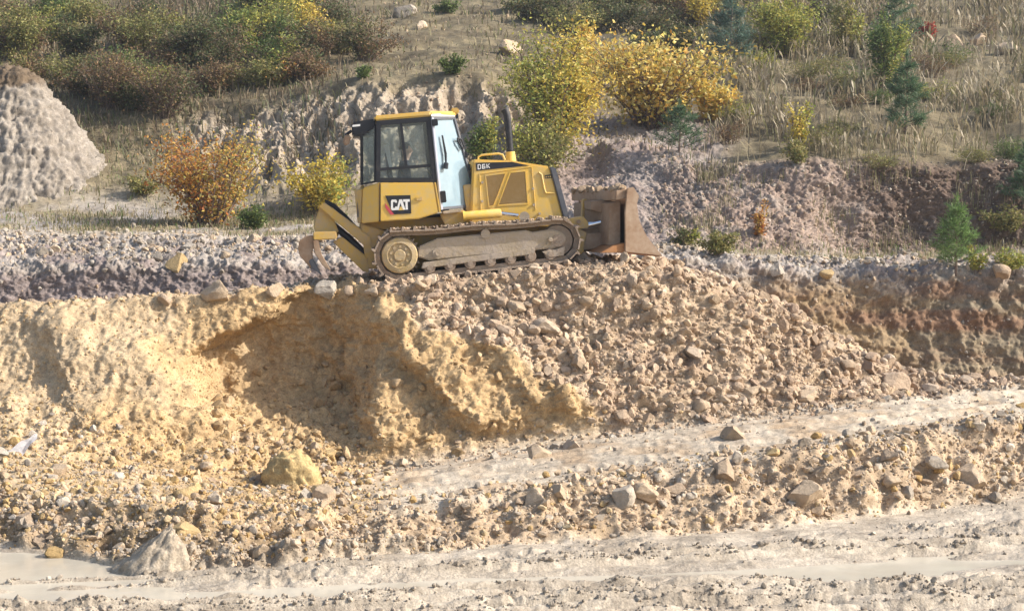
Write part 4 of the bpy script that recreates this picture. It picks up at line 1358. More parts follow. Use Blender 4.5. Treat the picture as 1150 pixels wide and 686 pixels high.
# arms
fr_ = prism('push_frame', [(604, 262), (640, 262), (692, 262), (694, 278), (650, 281), (604, 280)], -.58, -.42, M_steel, doz, .015)
prism('push_frame', [(604, 262), (640, 262), (692, 262), (694, 278), (650, 281), (604, 280)], .42, .58, M_steel, doz, .015)
prism('push_frame_nose', [(650, 258), (690, 254), (694, 279), (656, 282)], -.42, .42, M_steel, fr_, .02)
tb = prism('tilt_bracket', [(632, 247), (655, 243), (661, 250), (661, 256), (640, 259)], -.62, -.3, M_yel_dirty, doz, .012)
tube('tilt_pin', [L(650, 249, -.66), L(650, 249, -.3)], .035, M_steel, tb, 10)
tube('tilt_cylinder', [L(655, 254, -.5), L(676, 249.5, -.5)], .045, M_chrome, tb, 12)
tube('tilt_barrel', [L(675, 249.7, -.5), L(694, 246, -.5)], .07, M_steel, tb, 12)
prism('blade_lug', [(664, 226), (693, 224), (697, 236), (690, 243), (664, 236)], -.55, .35, M_steel, blade, .015)
prism('mast', [(655, 224), (660, 223), (660, 245), (654, 245)], .45, .75, M_yel_dirty, blade, .015)
# --- ripper at the rear
rip = prism('ripper_beam', [(351.5, 261), (377.5, 260), (378.5, 268.5), (352, 270)], -.98, .98, M_yel_dirty, doz, .015)
for s_ in (-.42, .42):
    y0, y1 = (s_ - .09, s_ + .09)
    prism('ripper_link', [(357.5, 232), (364, 227.5), (417, 266), (417, 276), (408, 275)], -.62 if s_ < 0 else .44, -.44 if s_ < 0 else .62, M_yel_dirty, rip, .012)
    prism('ripper_tower', [(359.5, 230), (366, 236), (374, 243), (380.5, 261), (354, 262), (352.5, 254)], -.52 if s_ < 0 else .36, -.36 if s_ < 0 else .52, M_yel_dirty, rip, .012)
    prism('ripper_arm', [(374, 272), (384, 266), (414, 290), (414, 306), (408, 305)], -.60 if s_ < 0 else .44, -.44 if s_ < 0 else .60, M_yel_dirty, rip, .012)
    tube('ripper_cylinder', [L(374, 252, s_), L(392, 268, s_), L(412, 288, s_)], [.05, .065, .065], M_black, rip, 12)
for yy in (-.86, 0.0, .86):
    sh = prism('ripper_shank', [(336, 270.5), (344, 265), (352, 264.5), (353, 277), (350.5, 283), (352, 293), (361, 308.5), (347, 299), (337, 288), (334.5, 279)], yy - .07, yy + .07, M_steel, doz, .012)
    prism('ripper_tooth', [(346.5, 293), (351, 290), (361.5, 309.5), (350, 301)], yy - .085, yy + .085, M_grey, sh, .008)
sh = prism('ripper_hook', [(351, 270), (357, 268.5), (361, 286), (372, 304.5), (362, 298), (353, 284)], -.98, -.84, M_steel, doz, .012)
for k, dv in enumerate((0, 2.5)):
    tube('hydraulic_hose', [L(365, 225 + dv, -.3), L(375, 230 + dv, -.3), L(388, 242 + dv, -.3), L(399, 254 + dv, -.3), L(408, 259 + dv, -.3)], .022, M_black, rip, 8)

# dirt caked on the upper run of the near track
tx, tz, ta, pitch = loop_points(300)
bm = bmesh.new()
for x, z, a in zip(tx, tz, ta):
    if z > .6 and r_.random() < .75:
        for _ in range(2):
            s = r_.uniform(.012, .034)
            v, f = SM[r_.integers(len(SM))]
            c = Vector((x + r_.normal() * .01, r_.uniform(YN + .01, YN + .5), z + .055 + r_.uniform(0, .02)))
            vs = [bm.verts.new(Vector(q) * s + c) for q in v]
            for t in f: bm.faces.new([vs[i] for i in t])
cl = tag(finish('caked_soil', bm, M_earth, doz, 0), kind='stuff')
ca = cl.data.color_attributes.new('Col', 'FLOAT_COLOR', 'POINT')
ca.data.foreach_set('color', np.tile(np.array([.46, .36, .26, 0], np.float32), len(cl.data.vertices)))

# ------------------------------------------------------------------ the operator
def person():
    y = -.02
    hip = Vector(L(455, 219, y)); 
    J = {}
    def add(name, p, r): J[name] = (Vector(p), r)
    add('pelvis', hip, .15)
    add('waist', hip + Vector((.00, 0, .17)), .145)
    add('chest', hip + Vector((.03, 0, .36)), .165)
    add('neckbase', hip + Vector((.05, 0, .53)), .085)
    add('neck', hip + Vector((.075, 0, .60)), .055)
    add('headlow', hip + Vector((.105, 0, .665)), .075)
    add('headmid', hip + Vector((.105, 0, .74)), .098)
    add('headtop', hip + Vector((.10, 0, .815)), .078)
    E = [('pelvis', 'waist'), ('waist', 'chest'), ('chest', 'neckbase'), ('neckbase', 'neck'), ('neck', 'headlow'), ('headlow', 'headmid'), ('headmid', 'headtop')]
    for s, n in ((-1, 'near'), (1, 'far')):
        add(n + 'sh', hip + Vector((.03, s * .19, .47)), .075)
        add(n + 'el', hip + Vector((.10, s * .27, .20)), .052)
        add(n + 'wr', hip + Vector((.33, s * .26, .17)), .033)
        add(n + 'palm', hip + Vector((.40, s * .26, .175)), .036)
        E += [('chest', n + 'sh'), (n + 'sh', n + 'el'), (n + 'el', n + 'wr'), (n + 'wr', n + 'palm')]
        for k in range(4):
            oy = (k - 1.5) * .021
            ln = (.075, .085, .08, .065)[k]
            add(f'{n}f{k}', hip + Vector((.43, s * .26 + oy, .18)), .010)
            add(f'{n}g{k}', hip + Vector((.43 + ln * .6, s * .26 + oy, .17)), .009)
            add(f'{n}h{k}', hip + Vector((.43 + ln * .65, s * .26 + oy, .135)), .008)
            E += [(n + 'palm', f'{n}f{k}'), (f'{n}f{k}', f'{n}g{k}'), (f'{n}g{k}', f'{n}h{k}')]
        add(n + 't', hip + Vector((.40, s * .26 - s * .035, .165)), .011)
        add(n + 'u', hip + Vector((.44, s * .26 - s * .045, .145)), .009)
        E += [(n + 'palm', n + 't'), (n + 't', n + 'u')]
        add(n + 'hip', hip + Vector((.06, s * .10, -.01)), .095)
        add(n + 'knee', hip + Vector((.46, s * .14, .02)), .068)
        add(n + 'ankle', hip + Vector((.56, s * .14, -.30)), .045)
        add(n + 'toe', hip + Vector((.70, s * .15, -.33)), .038)
        E += [('pelvis', n + 'hip'), (n + 'hip', n + 'knee'), (n + 'knee', n + 'ankle'), (n + 'ankle', n + 'toe')]
    names = list(J)
    me = bpy.data.meshes.new('person')
    me.from_pydata([tuple(J[n][0]) for n in names], [(names.index(a), names.index(b)) for a, b in E], [])
    o = bpy.data.objects.new('person', me); C.objects.link(o)
    o.modifiers.new('skin', 'SKIN'); sub = o.modifiers.new('sub', 'SUBSURF'); sub.levels = sub.render_levels = 2
    for i, n in enumerate(names):
        sv = me.skin_vertices[0].data[i]; sv.radius = (J[n][1], J[n][1]); sv.use_root = (n == 'pelvis')
    dg = bpy.context.evaluated_depsgraph_get()
    m2 = bpy.data.meshes.new_from_object(o.evaluated_get(dg))
    bpy.data.objects.remove(o)
    co = np.array([v.co[:] for v in m2.vertices])
    hc = np.array(hip + Vector((.105, 0, .735)))
    r = co - hc
    head = (r[:, 2] > -.12)
    # face: nose, brow, eye hollows, mouth, ears
    for p, am, sg in (((.10, 0, -.01), .030, .022), ((.09, 0, -.04), .018, .02), ((.085, .035, .02), -.014, .018), ((.085, -.035, .02), -.014, .018),
                      ((.085, 0, -.07), -.008, .016), ((.08, 0, -.105), .014, .022)):
        wg = np.exp(-((r - np.array(p)) ** 2).sum(1) / (2 * sg ** 2)) * head
        co[:, 0] += wg * am
    for s in (-1, 1):
        wg = np.exp(-((r - np.array((.0, s * .085, -.005))) ** 2).sum(1) / (2 * .018 ** 2)) * head
        co[:, 1] += s * wg * .022
    m2.vertices.foreach_set('co', co.ravel())
    m_skin, n, b = new_mat('skin'); b.inputs['Base Color'].default_value = (.62, .40, .31, 1); b.inputs['Roughness'].default_value = .5
    m_cloth, n, b = new_mat('navy_cloth'); b.inputs['Roughness'].default_value = .9
    t = nnoise(n, 30, 3); n.links.new(ramp(n, t.outputs[0], .3, .7, (.012, .016, .035), (.03, .036, .065)), b.inputs['Base Color'])
    m_hair, n, b = new_mat('dark_hair'); b.inputs['Base Color'].default_value = (.02, .015, .012, 1); b.inputs['Roughness'].default_value = .6
    m2.materials.clear(); m2.materials.append(m_cloth); m2.materials.append(m_skin)
    hz = hip.z
    for p in m2.polygons:
        c = np.mean([co[i] for i in p.vertices], 0) - np.array(hip)
        skin = c[2] > .565 or (c[0] > .35 and abs(c[1]) > .18 and c[2] > .1)
        p.material_index = 1 if skin else 0
        p.use_smooth = True
    m2.name = 'person'
    o = bpy.data.objects.new('person', m2); C.objects.link(o)
    # hair: a shell over the back and the top of the skull
    bm = bmesh.new(); bmesh.ops.create_icosphere(bm, subdivisions=3, radius=1)
    for v in list(bm.verts):
        v.co = Vector((v.co.x * .112, v.co.y * .104, v.co.z * .115))
    dele = [v for v in bm.verts if v.co.z < -.03 - .3 * v.co.x * 0 or (v.co.x > .055 and v.co.z < .06) or (v.co.x > .02 and v.co.z < .0)]
    bmesh.ops.delete(bm, geom=dele, context='VERTS')
    for v in bm.verts: v.co += Vector(hc) + Vector((-.012, 0, .018))
    h = finish('hair', bm, m_hair, o, 0, True)
    o.matrix_world = Matrix.Translation(DOZ) @ R3.to_4x4()
    tag(o, 'operator in dark clothing sitting in the bulldozer cab, looking forward to the blade', 'person')
person()
# ------------------------------------------------------------------ plants
def tube_np(path, radii, seg=5):
    path = np.asarray(path, float)
    d = np.gradient(path, axis=0); d /= np.linalg.norm(d, axis=1, keepdims=True) + 1e-9
    a = np.cross(d, np.array([.37, .21, .9])); a /= np.linalg.norm(a, axis=1, keepdims=True) + 1e-9
    b = np.cross(d, a)
    t = np.arange(seg) * 2 * math.pi / seg
    v = path[:, None] + (a[:, None] * np.cos(t)[None, :, None] + b[:, None] * np.sin(t)[None, :, None]) * np.asarray(radii)[:, None, None]
    n = len(path)
    idx = np.arange(n * seg).reshape(n, seg)
    nx = np.roll(idx, -1, 1)
    f = np.stack([idx[:-1], nx[:-1], nx[1:], idx[1:]], -1).reshape(-1, 4)
    return v.reshape(-1, 3), f

def merge(parts):
    vs, fs, n = [], [], 0
    for v, f in parts:
        vs.append(v); fs.append(f + n); n += len(v)
    return np.concatenate(vs), np.concatenate(fs)

def leaves_np(pos, length, width, r, droop=0.0, up=0.3):
    """a four-cornered, slightly folded blade at each place"""
    n = len(pos)
    d = r.normal(size=(n, 3)); d[:, 2] = d[:, 2] * .6 + up - droop
    d /= np.linalg.norm(d, axis=1, keepdims=True)
    s = np.cross(d, r.normal(size=(n, 3))); s /= np.linalg.norm(s, axis=1, keepdims=True) + 1e-9
    nrm = np.cross(d, s)
    l = (length * r.uniform(.6, 1.25, n))[:, None]; w_ = (width * r.uniform(.7, 1.2, n))[:, None]
    p0 = pos; p1 = pos + d * l * .45 + s * w_ * .5 + nrm * w_ * .12
    p2 = pos + d * l - nrm * l * .1; p3 = pos + d * l * .45 - s * w_ * .5 + nrm * w_ * .12
    v = np.stack([p0, p1, p2, p3], 1).reshape(-1, 3)
    f = np.arange(4 * n).reshape(n, 4)
    return v, f

PAL = {
    'orange': [(.52, .21, .045), (.58, .32, .06), (.40, .13, .045), (.58, .42, .09), (.34, .19, .07)],
    'yellow': [(.66, .50, .08), (.60, .44, .06), (.52, .46, .09), (.66, .54, .16), (.44, .28, .06)],
    'yellowgreen': [(.40, .39, .08), (.28, .33, .075), (.50, .43, .09), (.20, .26, .065), (.35, .30, .08)],
    'green': [(.10, .16, .045), (.15, .20, .055), (.08, .12, .04), (.20, .23, .07)],
    'dark': [(.075, .11, .035), (.11, .13, .045), (.16, .12, .06), (.065, .09, .035), (.20, .15, .075)],
    'brown': [(.19, .12, .07), (.25, .155, .085), (.15, .10, .065), (.14, .15, .055), (.30, .18, .075)],
    'olive': [(.21, .22, .07), (.27, .25, .085), (.15, .17, .05), (.34, .27, .10)],
    'gold': [(.72, .55, .12), (.76, .65, .30), (.66, .44, .09), (.62, .32, .06), (.48, .46, .13), (.74, .58, .16)],
    'autumn': [(.50, .38, .08), (.42, .36, .10), (.30, .30, .08), (.52, .30, .06), (.55, .45, .18)],
    'red': [(.45, .06, .04), (.38, .09, .05), (.30, .07, .04)],
    'pine': [(.095, .16, .08), (.12, .19, .09), (.075, .13, .07)],
    'brightpine': [(.16, .26, .075), (.20, .30, .09), (.12, .20, .065)],
    'bluepine': [(.10, .16, .12), (.12, .19, .14), (.075, .125, .095)],
}
def leaf_colours(pal, clump, r, nleaf, mixer=None):
    pc = np.array(PAL[pal], np.float32)
    base = pc[r.integers(len(pc), size=clump.max() + 1)]
    own = pc[r.integers(len(pc), size=nleaf)]
    c = base[clump] * .6 + own * .4
    c *= r.uniform(.75, 1.25, (nleaf, 1))
    return c

def bush(u, v, hpx, wpx, pal, label, nleaf=1600, leaf_px=4.0, stems=9, cat='bush', name='bush', pal2=None, split=0.0, seed=0,
         lean=0.0, bare=0.25, group=None, shape='round', spread=.55, wleaf=.55):
    r = np.random.default_rng(1000 + seed)
    nleaf = int(nleaf * 1.9)
    p, _ = at(u, v)
    m = mpp(p)
    H, W, LF = hpx * m, wpx * m, leaf_px * m
    parts, tips = [], []
    for k in range(stems):
        a = r.uniform(0, 6.283)
        rad = math.sqrt(r.random()) * W / 2
        top = np.array([math.cos(a) * rad + lean * H, math.sin(a) * rad * .8, H * r.uniform(.45 if shape == 'dome' else .55, 1.0) * (1 - (.55 if shape == 'dome' else .35) * (rad / (W / 2)) ** 2 if shape != 'fan' else 1)])
        b0 = np.array([math.cos(a) * W * .08 * r.random(), math.sin(a) * W * .06 * r.random(), -.12])
        t = np.linspace(0, 1, 7)[:, None]
        path = b0 + (top - b0) * t * np.array([1, 1, 1]) + np.array([0, 0, 1]) * (np.sin(t * math.pi) * H * .10) + r.normal(size=(7, 3)) * H * .018 * t
        parts.append(tube_np(path, np.linspace(1, .3, 7) * max(.007, H * .011), 4))
        for j in range(6):
            s = r.uniform(.25, 1.0)
            q = path[int(s * 6)]
            d = r.normal(size=3); d[2] = abs(d[2]) * .6 + .2; d /= np.linalg.norm(d)
            ln = spread * W * .28 * r.uniform(.5, 1.2)
            br = q + d * np.linspace(0, 1, 4)[:, None] * ln + r.normal(size=(4, 3)) * ln * .06
            parts.append(tube_np(br, np.linspace(1, .35, 4) * max(.004, H * .005), 3))
            tips.append(br[1:])
        tips.append(path[4:])
        if cat == 'bush':
            tips.append(path[2:5]); tips.append(path[1:3])
    tips = np.concatenate(tips)
    tips = tips[r.random(len(tips)) > bare]
    ci = r.integers(len(tips), size=nleaf)
    sig = np.array([W * .07, W * .07, H * .06]) * r.uniform(.5, 1.5, (len(tips), 1))
    pos = tips[ci] + r.normal(size=(nleaf, 3)) * sig[ci]
    pos[:, 2] = np.maximum(pos[:, 2], .01)
    pos[:, 2] = np.where(pos[:, 2] <= .02, r.random(nleaf) * H * .3, pos[:, 2])
    lv, lf = leaves_np(pos, LF, LF * wleaf, r)
    c = leaf_colours(pal, ci, r, nleaf)
    if pal2:
        c2 = leaf_colours(pal2, ci, r, nleaf)
        sel = (pos[:, 0] / (W / 2) + .35 * r.normal(size=nleaf)) > split
        c[sel] = c2[sel]
    root = empty(name, tuple(p))
    sv, sf = merge(parts)
    np_mesh('stems', sv, sf, M_bark, parent=root)
    np_mesh('foliage', lv, lf, M_leaf, np.repeat(c, 4, 0), parent=root)
    return tag(root, label, cat, group)

def pine(u, v, hpx, wpx, pal, label, seed=0, whorls=9, group=None, need=19):
    r = np.random.default_rng(2000 + seed)
    p, _ = at(u, v)
    m = mpp(p)
    H, W = hpx * m, wpx * m
    root = empty('pine_tree', tuple(p))
    trunk = np.stack([r.normal(size=8) * H * .008, r.normal(size=8) * H * .008, np.linspace(-.15, H, 8)], 1)
    tv, tf = tube_np(trunk, np.linspace(1, .18, 8) * max(.018, H * .022), 6)
    np_mesh('trunk', tv, tf, M_bark, parent=root)
    parts, pos, dirs = [], [], []
    def needles(path, n):
        seg = r.random(n)
        i = np.minimum((seg * (len(path) - 1)).astype(int), len(path) - 2)
        f_ = (seg * (len(path) - 1) - i)[:, None]
        q = path[i] * (1 - f_) + path[i + 1] * f_
        d = path[i + 1] - path[i]; d /= np.linalg.norm(d, axis=1, keepdims=True) + 1e-9
        dd = d * .9 + r.normal(size=(n, 3)) * .65
        dd /= np.linalg.norm(dd, axis=1, keepdims=True)
        pos.append(q); dirs.append(dd)
    for k in range(whorls):
        z = H * (.08 + .86 * k / whorls)
        ln = W / 2 * (1 - (k / whorls) ** 1.25) * 1.05 + W * .06
        nb = 7 if k < whorls - 2 else 5
        for j in range(nb):
            if r.random() < .22: continue
            a = j * 6.283 / nb + r.uniform(-.4, .4)
            l = ln * r.uniform(.5, 1.2)
            rise = r.uniform(.25, .6)
            t = np.linspace(0, 1, 5)[:, None]
            br = np.array([0, 0, z + r.normal() * H * .03]) + np.array([math.cos(a), math.sin(a), 0]) * t * l + np.array([0, 0, 1]) * (t ** 1.5) * l * rise
            parts.append(tube_np(br, np.linspace(1, .4, 5) * max(.004, H * .006), 3))
            needles(br[1:], need)
            for sgn in (-1, 1):
                for s in (2, 3):
                    tip = br[s] + (np.array([math.cos(a + sgn * .8), math.sin(a + sgn * .8), .45]) * l * .35 * r.uniform(.6, 1.1))
                    sb = np.stack([br[s], (br[s] + tip) / 2 + [0, 0, l * .02], tip])
                    parts.append(tube_np(sb, [.004, .003, .002], 3))
                    needles(sb, need // 2)
    needles(trunk[5:], 50)
    needles(np.array([[0, 0, H * .9], [0, 0, H], [0, 0, H * 1.06]]), 40)
    bv, bf = merge(parts)
    pos, dirs = np.concatenate(pos), np.concatenate(dirs)
    n = len(pos)
    nl = (H * .105 * r.uniform(.7, 1.3, n))[:, None]
    s = np.cross(dirs, r.normal(size=(n, 3))); s /= np.linalg.norm(s, axis=1, keepdims=True)
    wd = max(.006, m * .75)
    v4 = np.stack([pos - s * wd * .5, pos + s * wd * .5, pos + dirs * nl + s * wd * .15, pos + dirs * nl - s * wd * .15], 1).reshape(-1, 3)
    pc = np.array(PAL[pal], np.float32)
    c = pc[r.integers(len(pc), size=n)] * r.uniform(.75, 1.3, (n, 1))
    cr = np_mesh('crown', v4, np.arange(4 * n).reshape(n, 4), M_leaf, np.repeat(c, 4, 0), parent=root)
    np_mesh('branches', bv, bf, M_bark, parent=root)
    return tag(root, label, 'pine tree', group)

BUSHES = [
    # u, v base, h, w, palette, label, options
    (238, 252, 106, 158, 'orange', 'wide rust orange shrub at the foot of the slope left of the bulldozer', dict(nleaf=2800, leaf_px=5, stems=34, bare=.25, shape='fan', pal2='autumn', split=.15)),
    (362, 234, 64, 96, 'yellow', 'bright yellow leafy shrub just behind the bulldozer ripper', dict(nleaf=1700, leaf_px=5, stems=12, pal2='yellowgreen', split=.3)),
    (284, 254, 26, 44, 'green', 'low fresh green bush between the orange shrub and the yellow shrub', dict(nleaf=600, leaf_px=4.5, stems=8)),
    (-6, 200, 74, 56, 'yellow', 'yellow bush cut by the picture edge, in front of the grey spoil heap', dict(nleaf=900, leaf_px=5)),
    (626, 172, 146, 136, 'yellowgreen', 'tall yellow green bush behind the exhaust stack', dict(nleaf=4400, leaf_px=4.8, stems=28, pal2='yellow', split=.1, bare=.12)),
    (660, 120, 100, 70, 'gold', 'upright golden bush between the tall yellow green bush and the broad leaved clump', dict(nleaf=1500, leaf_px=6, stems=12, shape='fan')),
    (730, 140, 98, 190, 'gold', 'broad golden clump of large pale and orange leaves above the grey mound', dict(nleaf=2700, leaf_px=6.2, stems=54, bare=.25, shape='fan', wleaf=.6, pal2='autumn', split=.5)),
    (800, 134, 52, 60, 'gold', 'drooping orange tipped clump at the end of the golden thicket', dict(nleaf=520, leaf_px=6.6, stems=12)),
    (543, 186, 66, 44, 'green', 'green feathery bush seen between the cab door and the exhaust stack', dict(nleaf=900, leaf_px=4.5, stems=9, pal2='yellowgreen', split=.1)),
    (604, 192, 76, 96, 'yellowgreen', 'low spreading yellow green bush behind the hood, under the tall one', dict(nleaf=1900, leaf_px=4.6, stems=18, pal2='olive', split=-.2, shape='dome', bare=.1)),
    (790, 34, 60, 66, 'yellow', 'yellow willow bush high on the hillside left of the blue green pine', dict(nleaf=1300, leaf_px=4, stems=10, pal2='olive', split=.2)),
    (745, 66, 46, 90, 'dark', 'dark green bush added in place of shade on the hillside above the golden clump', dict(nleaf=1800, leaf_px=4, stems=14)),  # dark foliage added where the slope only lies in shade
    (690, 30, 34, 70, 'dark', 'dark low bush at the top edge above the tall yellow green bush', dict(nleaf=900, leaf_px=4)),
    (880, 62, 78, 92, 'yellowgreen', 'large olive yellow bush high on the hillside right of the blue green pine', dict(nleaf=2600, leaf_px=4, stems=16, bare=.15)),
    (955, 58, 62, 52, 'olive', 'olive bush between the large olive yellow bush and the birch', dict(nleaf=1100, leaf_px=4, pal2='yellowgreen', split=.2)),
    (992, 104, 104, 62, 'green', 'young birch with green crown turning yellow on its sunny side', dict(nleaf=1700, leaf_px=4.2, stems=7, pal2='yellowgreen', split=.25, name='birch_tree', cat='birch tree', bare=.1)),
    (1042, 44, 22, 24, 'red', 'small bright red shrub near the pale hillside rocks', dict(nleaf=320, leaf_px=4, stems=6)),
    (892, 168, 68, 34, 'yellow', 'slender yellow sapling standing in the dry grass', dict(nleaf=340, leaf_px=4.5, stems=4, pal2='yellowgreen', split=.5, name='sapling', cat='sapling')),
    (1094, 304, 36, 22, 'yellowgreen', 'small yellowing bush touching the bright green pine', dict(nleaf=260, leaf_px=4.2, stems=5)),
    (507, 81, 24, 34, 'green', 'small round green shrub at the edge of the grey cliff above the cab', dict(nleaf=700, leaf_px=3.6, stems=9, bare=0)),
    (406, 85, 15, 24, 'green', 'very small green shrub on the cliff edge above the rear of the cab', dict(nleaf=300, leaf_px=3.5, stems=6, bare=0)),
    (806, 282, 26, 46, 'olive', 'dry grassy shrub at the foot of the pinkish bank beyond the blade', dict(nleaf=800, leaf_px=4, stems=9)),
    (766, 272, 20, 36, 'dark', 'dark green weedy bush right behind the blade', dict(nleaf=600, leaf_px=4, stems=8, pal2='yellowgreen', split=.5)),
    (852, 262, 40, 26, 'orange', 'thin rusty shrub clinging to the pinkish bank', dict(nleaf=240, leaf_px=4, stems=6)),
    (905, 182, 30, 50, 'olive', 'sparse olive bush hanging over the top of the pinkish bank', dict(nleaf=450, leaf_px=4, stems=8)),
    (1125, 262, 34, 60, 'olive', 'dull olive bush on the shaded bank near the picture edge', dict(nleaf=700, leaf_px=4)),
    (1140, 300, 26, 50, 'yellowgreen', 'low yellowing weeds in the corner under the shaded bank', dict(nleaf=500, leaf_px=4)),
    (22, 66, 60, 70, 'olive', 'olive bush at the top corner above the grey spoil heap', dict(nleaf=1400, leaf_px=4)),
    (62, 26, 40, 60, 'green', 'green bush at the very top near the corner of the hillside', dict(nleaf=900, leaf_px=4)),
    (80, 62, 52, 76, 'dark', 'dark green bush between the corner olive bush and the brown thicket', dict(nleaf=1600, leaf_px=4)),
    (120, 118, 70, 84, 'brown', 'leafless brown thicket right beside the grey spoil heap', dict(nleaf=1200, leaf_px=3.4, stems=26)),
    (182, 128, 72, 88, 'brown', 'tangled brown brushwood over the bare gully', dict(nleaf=1300, leaf_px=3.4, stems=28, pal2='dark', split=.2)),
    (150, 54, 56, 84, 'brown', 'dense brownish bush uphill of the tangled brushwood', dict(nleaf=1500, leaf_px=3.8, stems=14, pal2='dark', split=.0)),
    (218, 76, 70, 80, 'dark', 'dark green bush uphill of the gully, beside the dense brownish one', dict(nleaf=1900, leaf_px=4, stems=14)),
    (268, 64, 70, 76, 'green', 'green leafy bush on the hillside left of the yellowing one', dict(nleaf=1800, leaf_px=4, stems=14, pal2='yellowgreen', split=.2)),
    (335, 56, 74, 76, 'yellowgreen', 'yellowing bush at the top of the hillside above the orange shrub', dict(nleaf=2000, leaf_px=4, stems=14, pal2='yellow', split=.0)),
    (300, 96, 36, 64, 'olive', 'mottled olive and red bush at the cliff edge above the orange shrub', dict(nleaf=900, leaf_px=4, stems=10, pal2='orange', split=.6)),
    (390, 58, 46, 60, 'olive', 'brownish olive bush on the slope right of the yellowing one', dict(nleaf=1000, leaf_px=3.8)),
    (240, 104, 34, 60, 'brown', 'small brown bush on the cliff edge between brushwood and olive bush', dict(nleaf=700, leaf_px=3.6, stems=12)),
    (160, 216, 30, 44, 'olive', 'weedy olive tuft beside the foot of the spoil heap', dict(nleaf=420, leaf_px=4)),
    (500, 12, 16, 34, 'green', 'small green bush at the top edge above the cab', dict(nleaf=350, leaf_px=3.8)),
    (590, 20, 24, 50, 'dark', 'dark shrub at the top edge uphill of the large tan boulder', dict(nleaf=600, leaf_px=3.8)),
]
THICKET = 'tangled olive and brown bush in the dense thicket covering the upper hillside'
r_ = np.random.default_rng(77)
for k in range(46):
    u, v = r_.uniform(-60, 420), r_.uniform(14, 122)
    if v > 100 and not 85 < u < 230: continue
    pal = ['brown', 'dark', 'olive', 'brown', 'dark', 'green', 'yellowgreen'][r_.integers(7)]
    BUSHES.append((u, v, r_.uniform(34, 62), r_.uniform(60, 105), pal, THICKET, dict(nleaf=1500, leaf_px=3.6, stems=16, pal2=['brown', 'dark', 'olive'][r_.integers(3)], split=r_.uniform(-.3, .5), group='thicket bushes of the upper hillside', bare=.1, shape='dome')))
TUSS = 'low olive tussock of weeds in the dry grass on the hillside right of the bulldozer'
for k in range(34):
    u, v = r_.uniform(790, 1180), r_.uniform(40, 186)
    BUSHES.append((u, v, r_.uniform(14, 30), r_.uniform(36, 80), ['olive', 'brown', 'green', 'yellowgreen', 'olive'][r_.integers(5)], TUSS, dict(nleaf=420, leaf_px=4, stems=14, group='tussocks in the dry grass', shape='dome', wleaf=.22, name='tussock', cat='tussock')))
TOPB = 'dark olive bush in the band of bushes along the top of the hillside'
for k in range(16):
    u, v = r_.uniform(560, 985), r_.uniform(8, 40)
    pal = ['dark', 'olive', 'dark', 'brown'][r_.integers(4)]
    BUSHES.append((u, v, r_.uniform(24, 42), r_.uniform(50, 90), pal, TOPB, dict(nleaf=1100, leaf_px=3.6, stems=14, group='bushes along the top of the hillside', bare=.1, shape='dome')))
for k, (u, v, h, wd, pal, label, opt) in enumerate(BUSHES):
    bush(u, v, h, wd, pal, label, seed=k, **opt)
PINES = [
    (823, 74, 78, 62, 'bluepine', 'blue green pine high on the hillside beside the dark shade bush', 9),
    (1003, 54, 66, 60, 'pine', 'dark pine at the top edge behind the birch', 8),
    (1019, 148, 84, 52, 'pine', 'dark green pine in the dry grass below the birch', 9),
    (762, 168, 54, 50, 'pine', 'small pine on the grey mound below the golden clump', 7),
    (1073, 299, 76, 52, 'brightpine', 'bright green young pine at the rim of the pit wall', 9),
    (1146, 236, 72, 44, 'pine', 'dark pine cut by the picture edge on the shaded bank', 8),
]
for k, (u, v, h, wd, pal, label, wh) in enumerate(PINES):
    pine(u, v, h, wd, pal, label, seed=k, whorls=wh)

# grass: past counting
def grass(name, mask, n, hpx, pal, r, spread=(-100, 1250), bend=.35, head=0.0, wpx=.8):
    ks = sample(mask, n, r, spread)
    # clumped: several blades around each place
    base = G2f[ks] + r.normal(size=(n, 3)) * np.array([.06, .06, 0])
    m = base[:, 1] / F
    h = m * r.uniform(hpx[0], hpx[1], n)
    a = r.uniform(0, 6.283, n)
    d = np.stack([np.cos(a), np.sin(a), np.zeros(n)], 1)
    s = np.stack([-np.sin(a), np.cos(a), np.zeros(n)], 1)
    wd = (m * wpx * r.uniform(.7, 1.3, n))[:, None]
    bd = (h * r.uniform(.05, bend, n))[:, None]
    mid_ = base + np.array([0, 0, 1.0]) * h[:, None] * .6 + d * bd * .35
    top = base + np.array([0, 0, 1.0]) * h[:, None] + d * bd
    b0 = base - np.array([0, 0, .05])
    fat = 1 + head * (r.random((n, 1)) < .5) * 2.0
    v = np.stack([b0 - s * wd * .5, b0 + s * wd * .5, mid_ - s * wd * .4, mid_ + s * wd * .4,
                  mid_ * .35 + top * .65 - s * wd * .4 * fat, mid_ * .35 + top * .65 + s * wd * .4 * fat, top - s * wd * .12, top + s * wd * .12], 1).reshape(-1, 3)
    i = np.arange(n)[:, None] * 8
    f = np.concatenate([i + np.array([[0, 1, 3, 2]]), i + np.array([[2, 3, 5, 4]]), i + np.array([[4, 5, 7, 6]])])
    pc = np.array(pal, np.float32)
    c = pc[r.integers(len(pc), size=n)] * r.uniform(.75, 1.2, (n, 1))
    return tag(np_mesh(name, v, f, M_leaf, np.repeat(c, 8, 0)), kind='stuff')
STRAW = [(.38, .31, .20), (.30, .24, .15), (.46, .39, .27), (.26, .22, .12), (.20, .19, .09), (.24, .20, .14)]
WEED = [(.22, .21, .09), (.30, .25, .13), (.17, .18, .07), (.36, .29, .17)]
LITTER = [(.19, .145, .095), (.25, .19, .12), (.15, .12, .08), (.30, .23, .15), (.17, .165, .085)]
patch = sstep(fbm(g * 0.5, 3, 201), -.25, .35)
clumps = sstep(fbm(g * 1.6, 2, 203), -.15, .3)
m_dry = band(12.95, 13.1, 15.5, 16.5) * sstep(UU, 770, 850) * (.04 + patch * clumps)
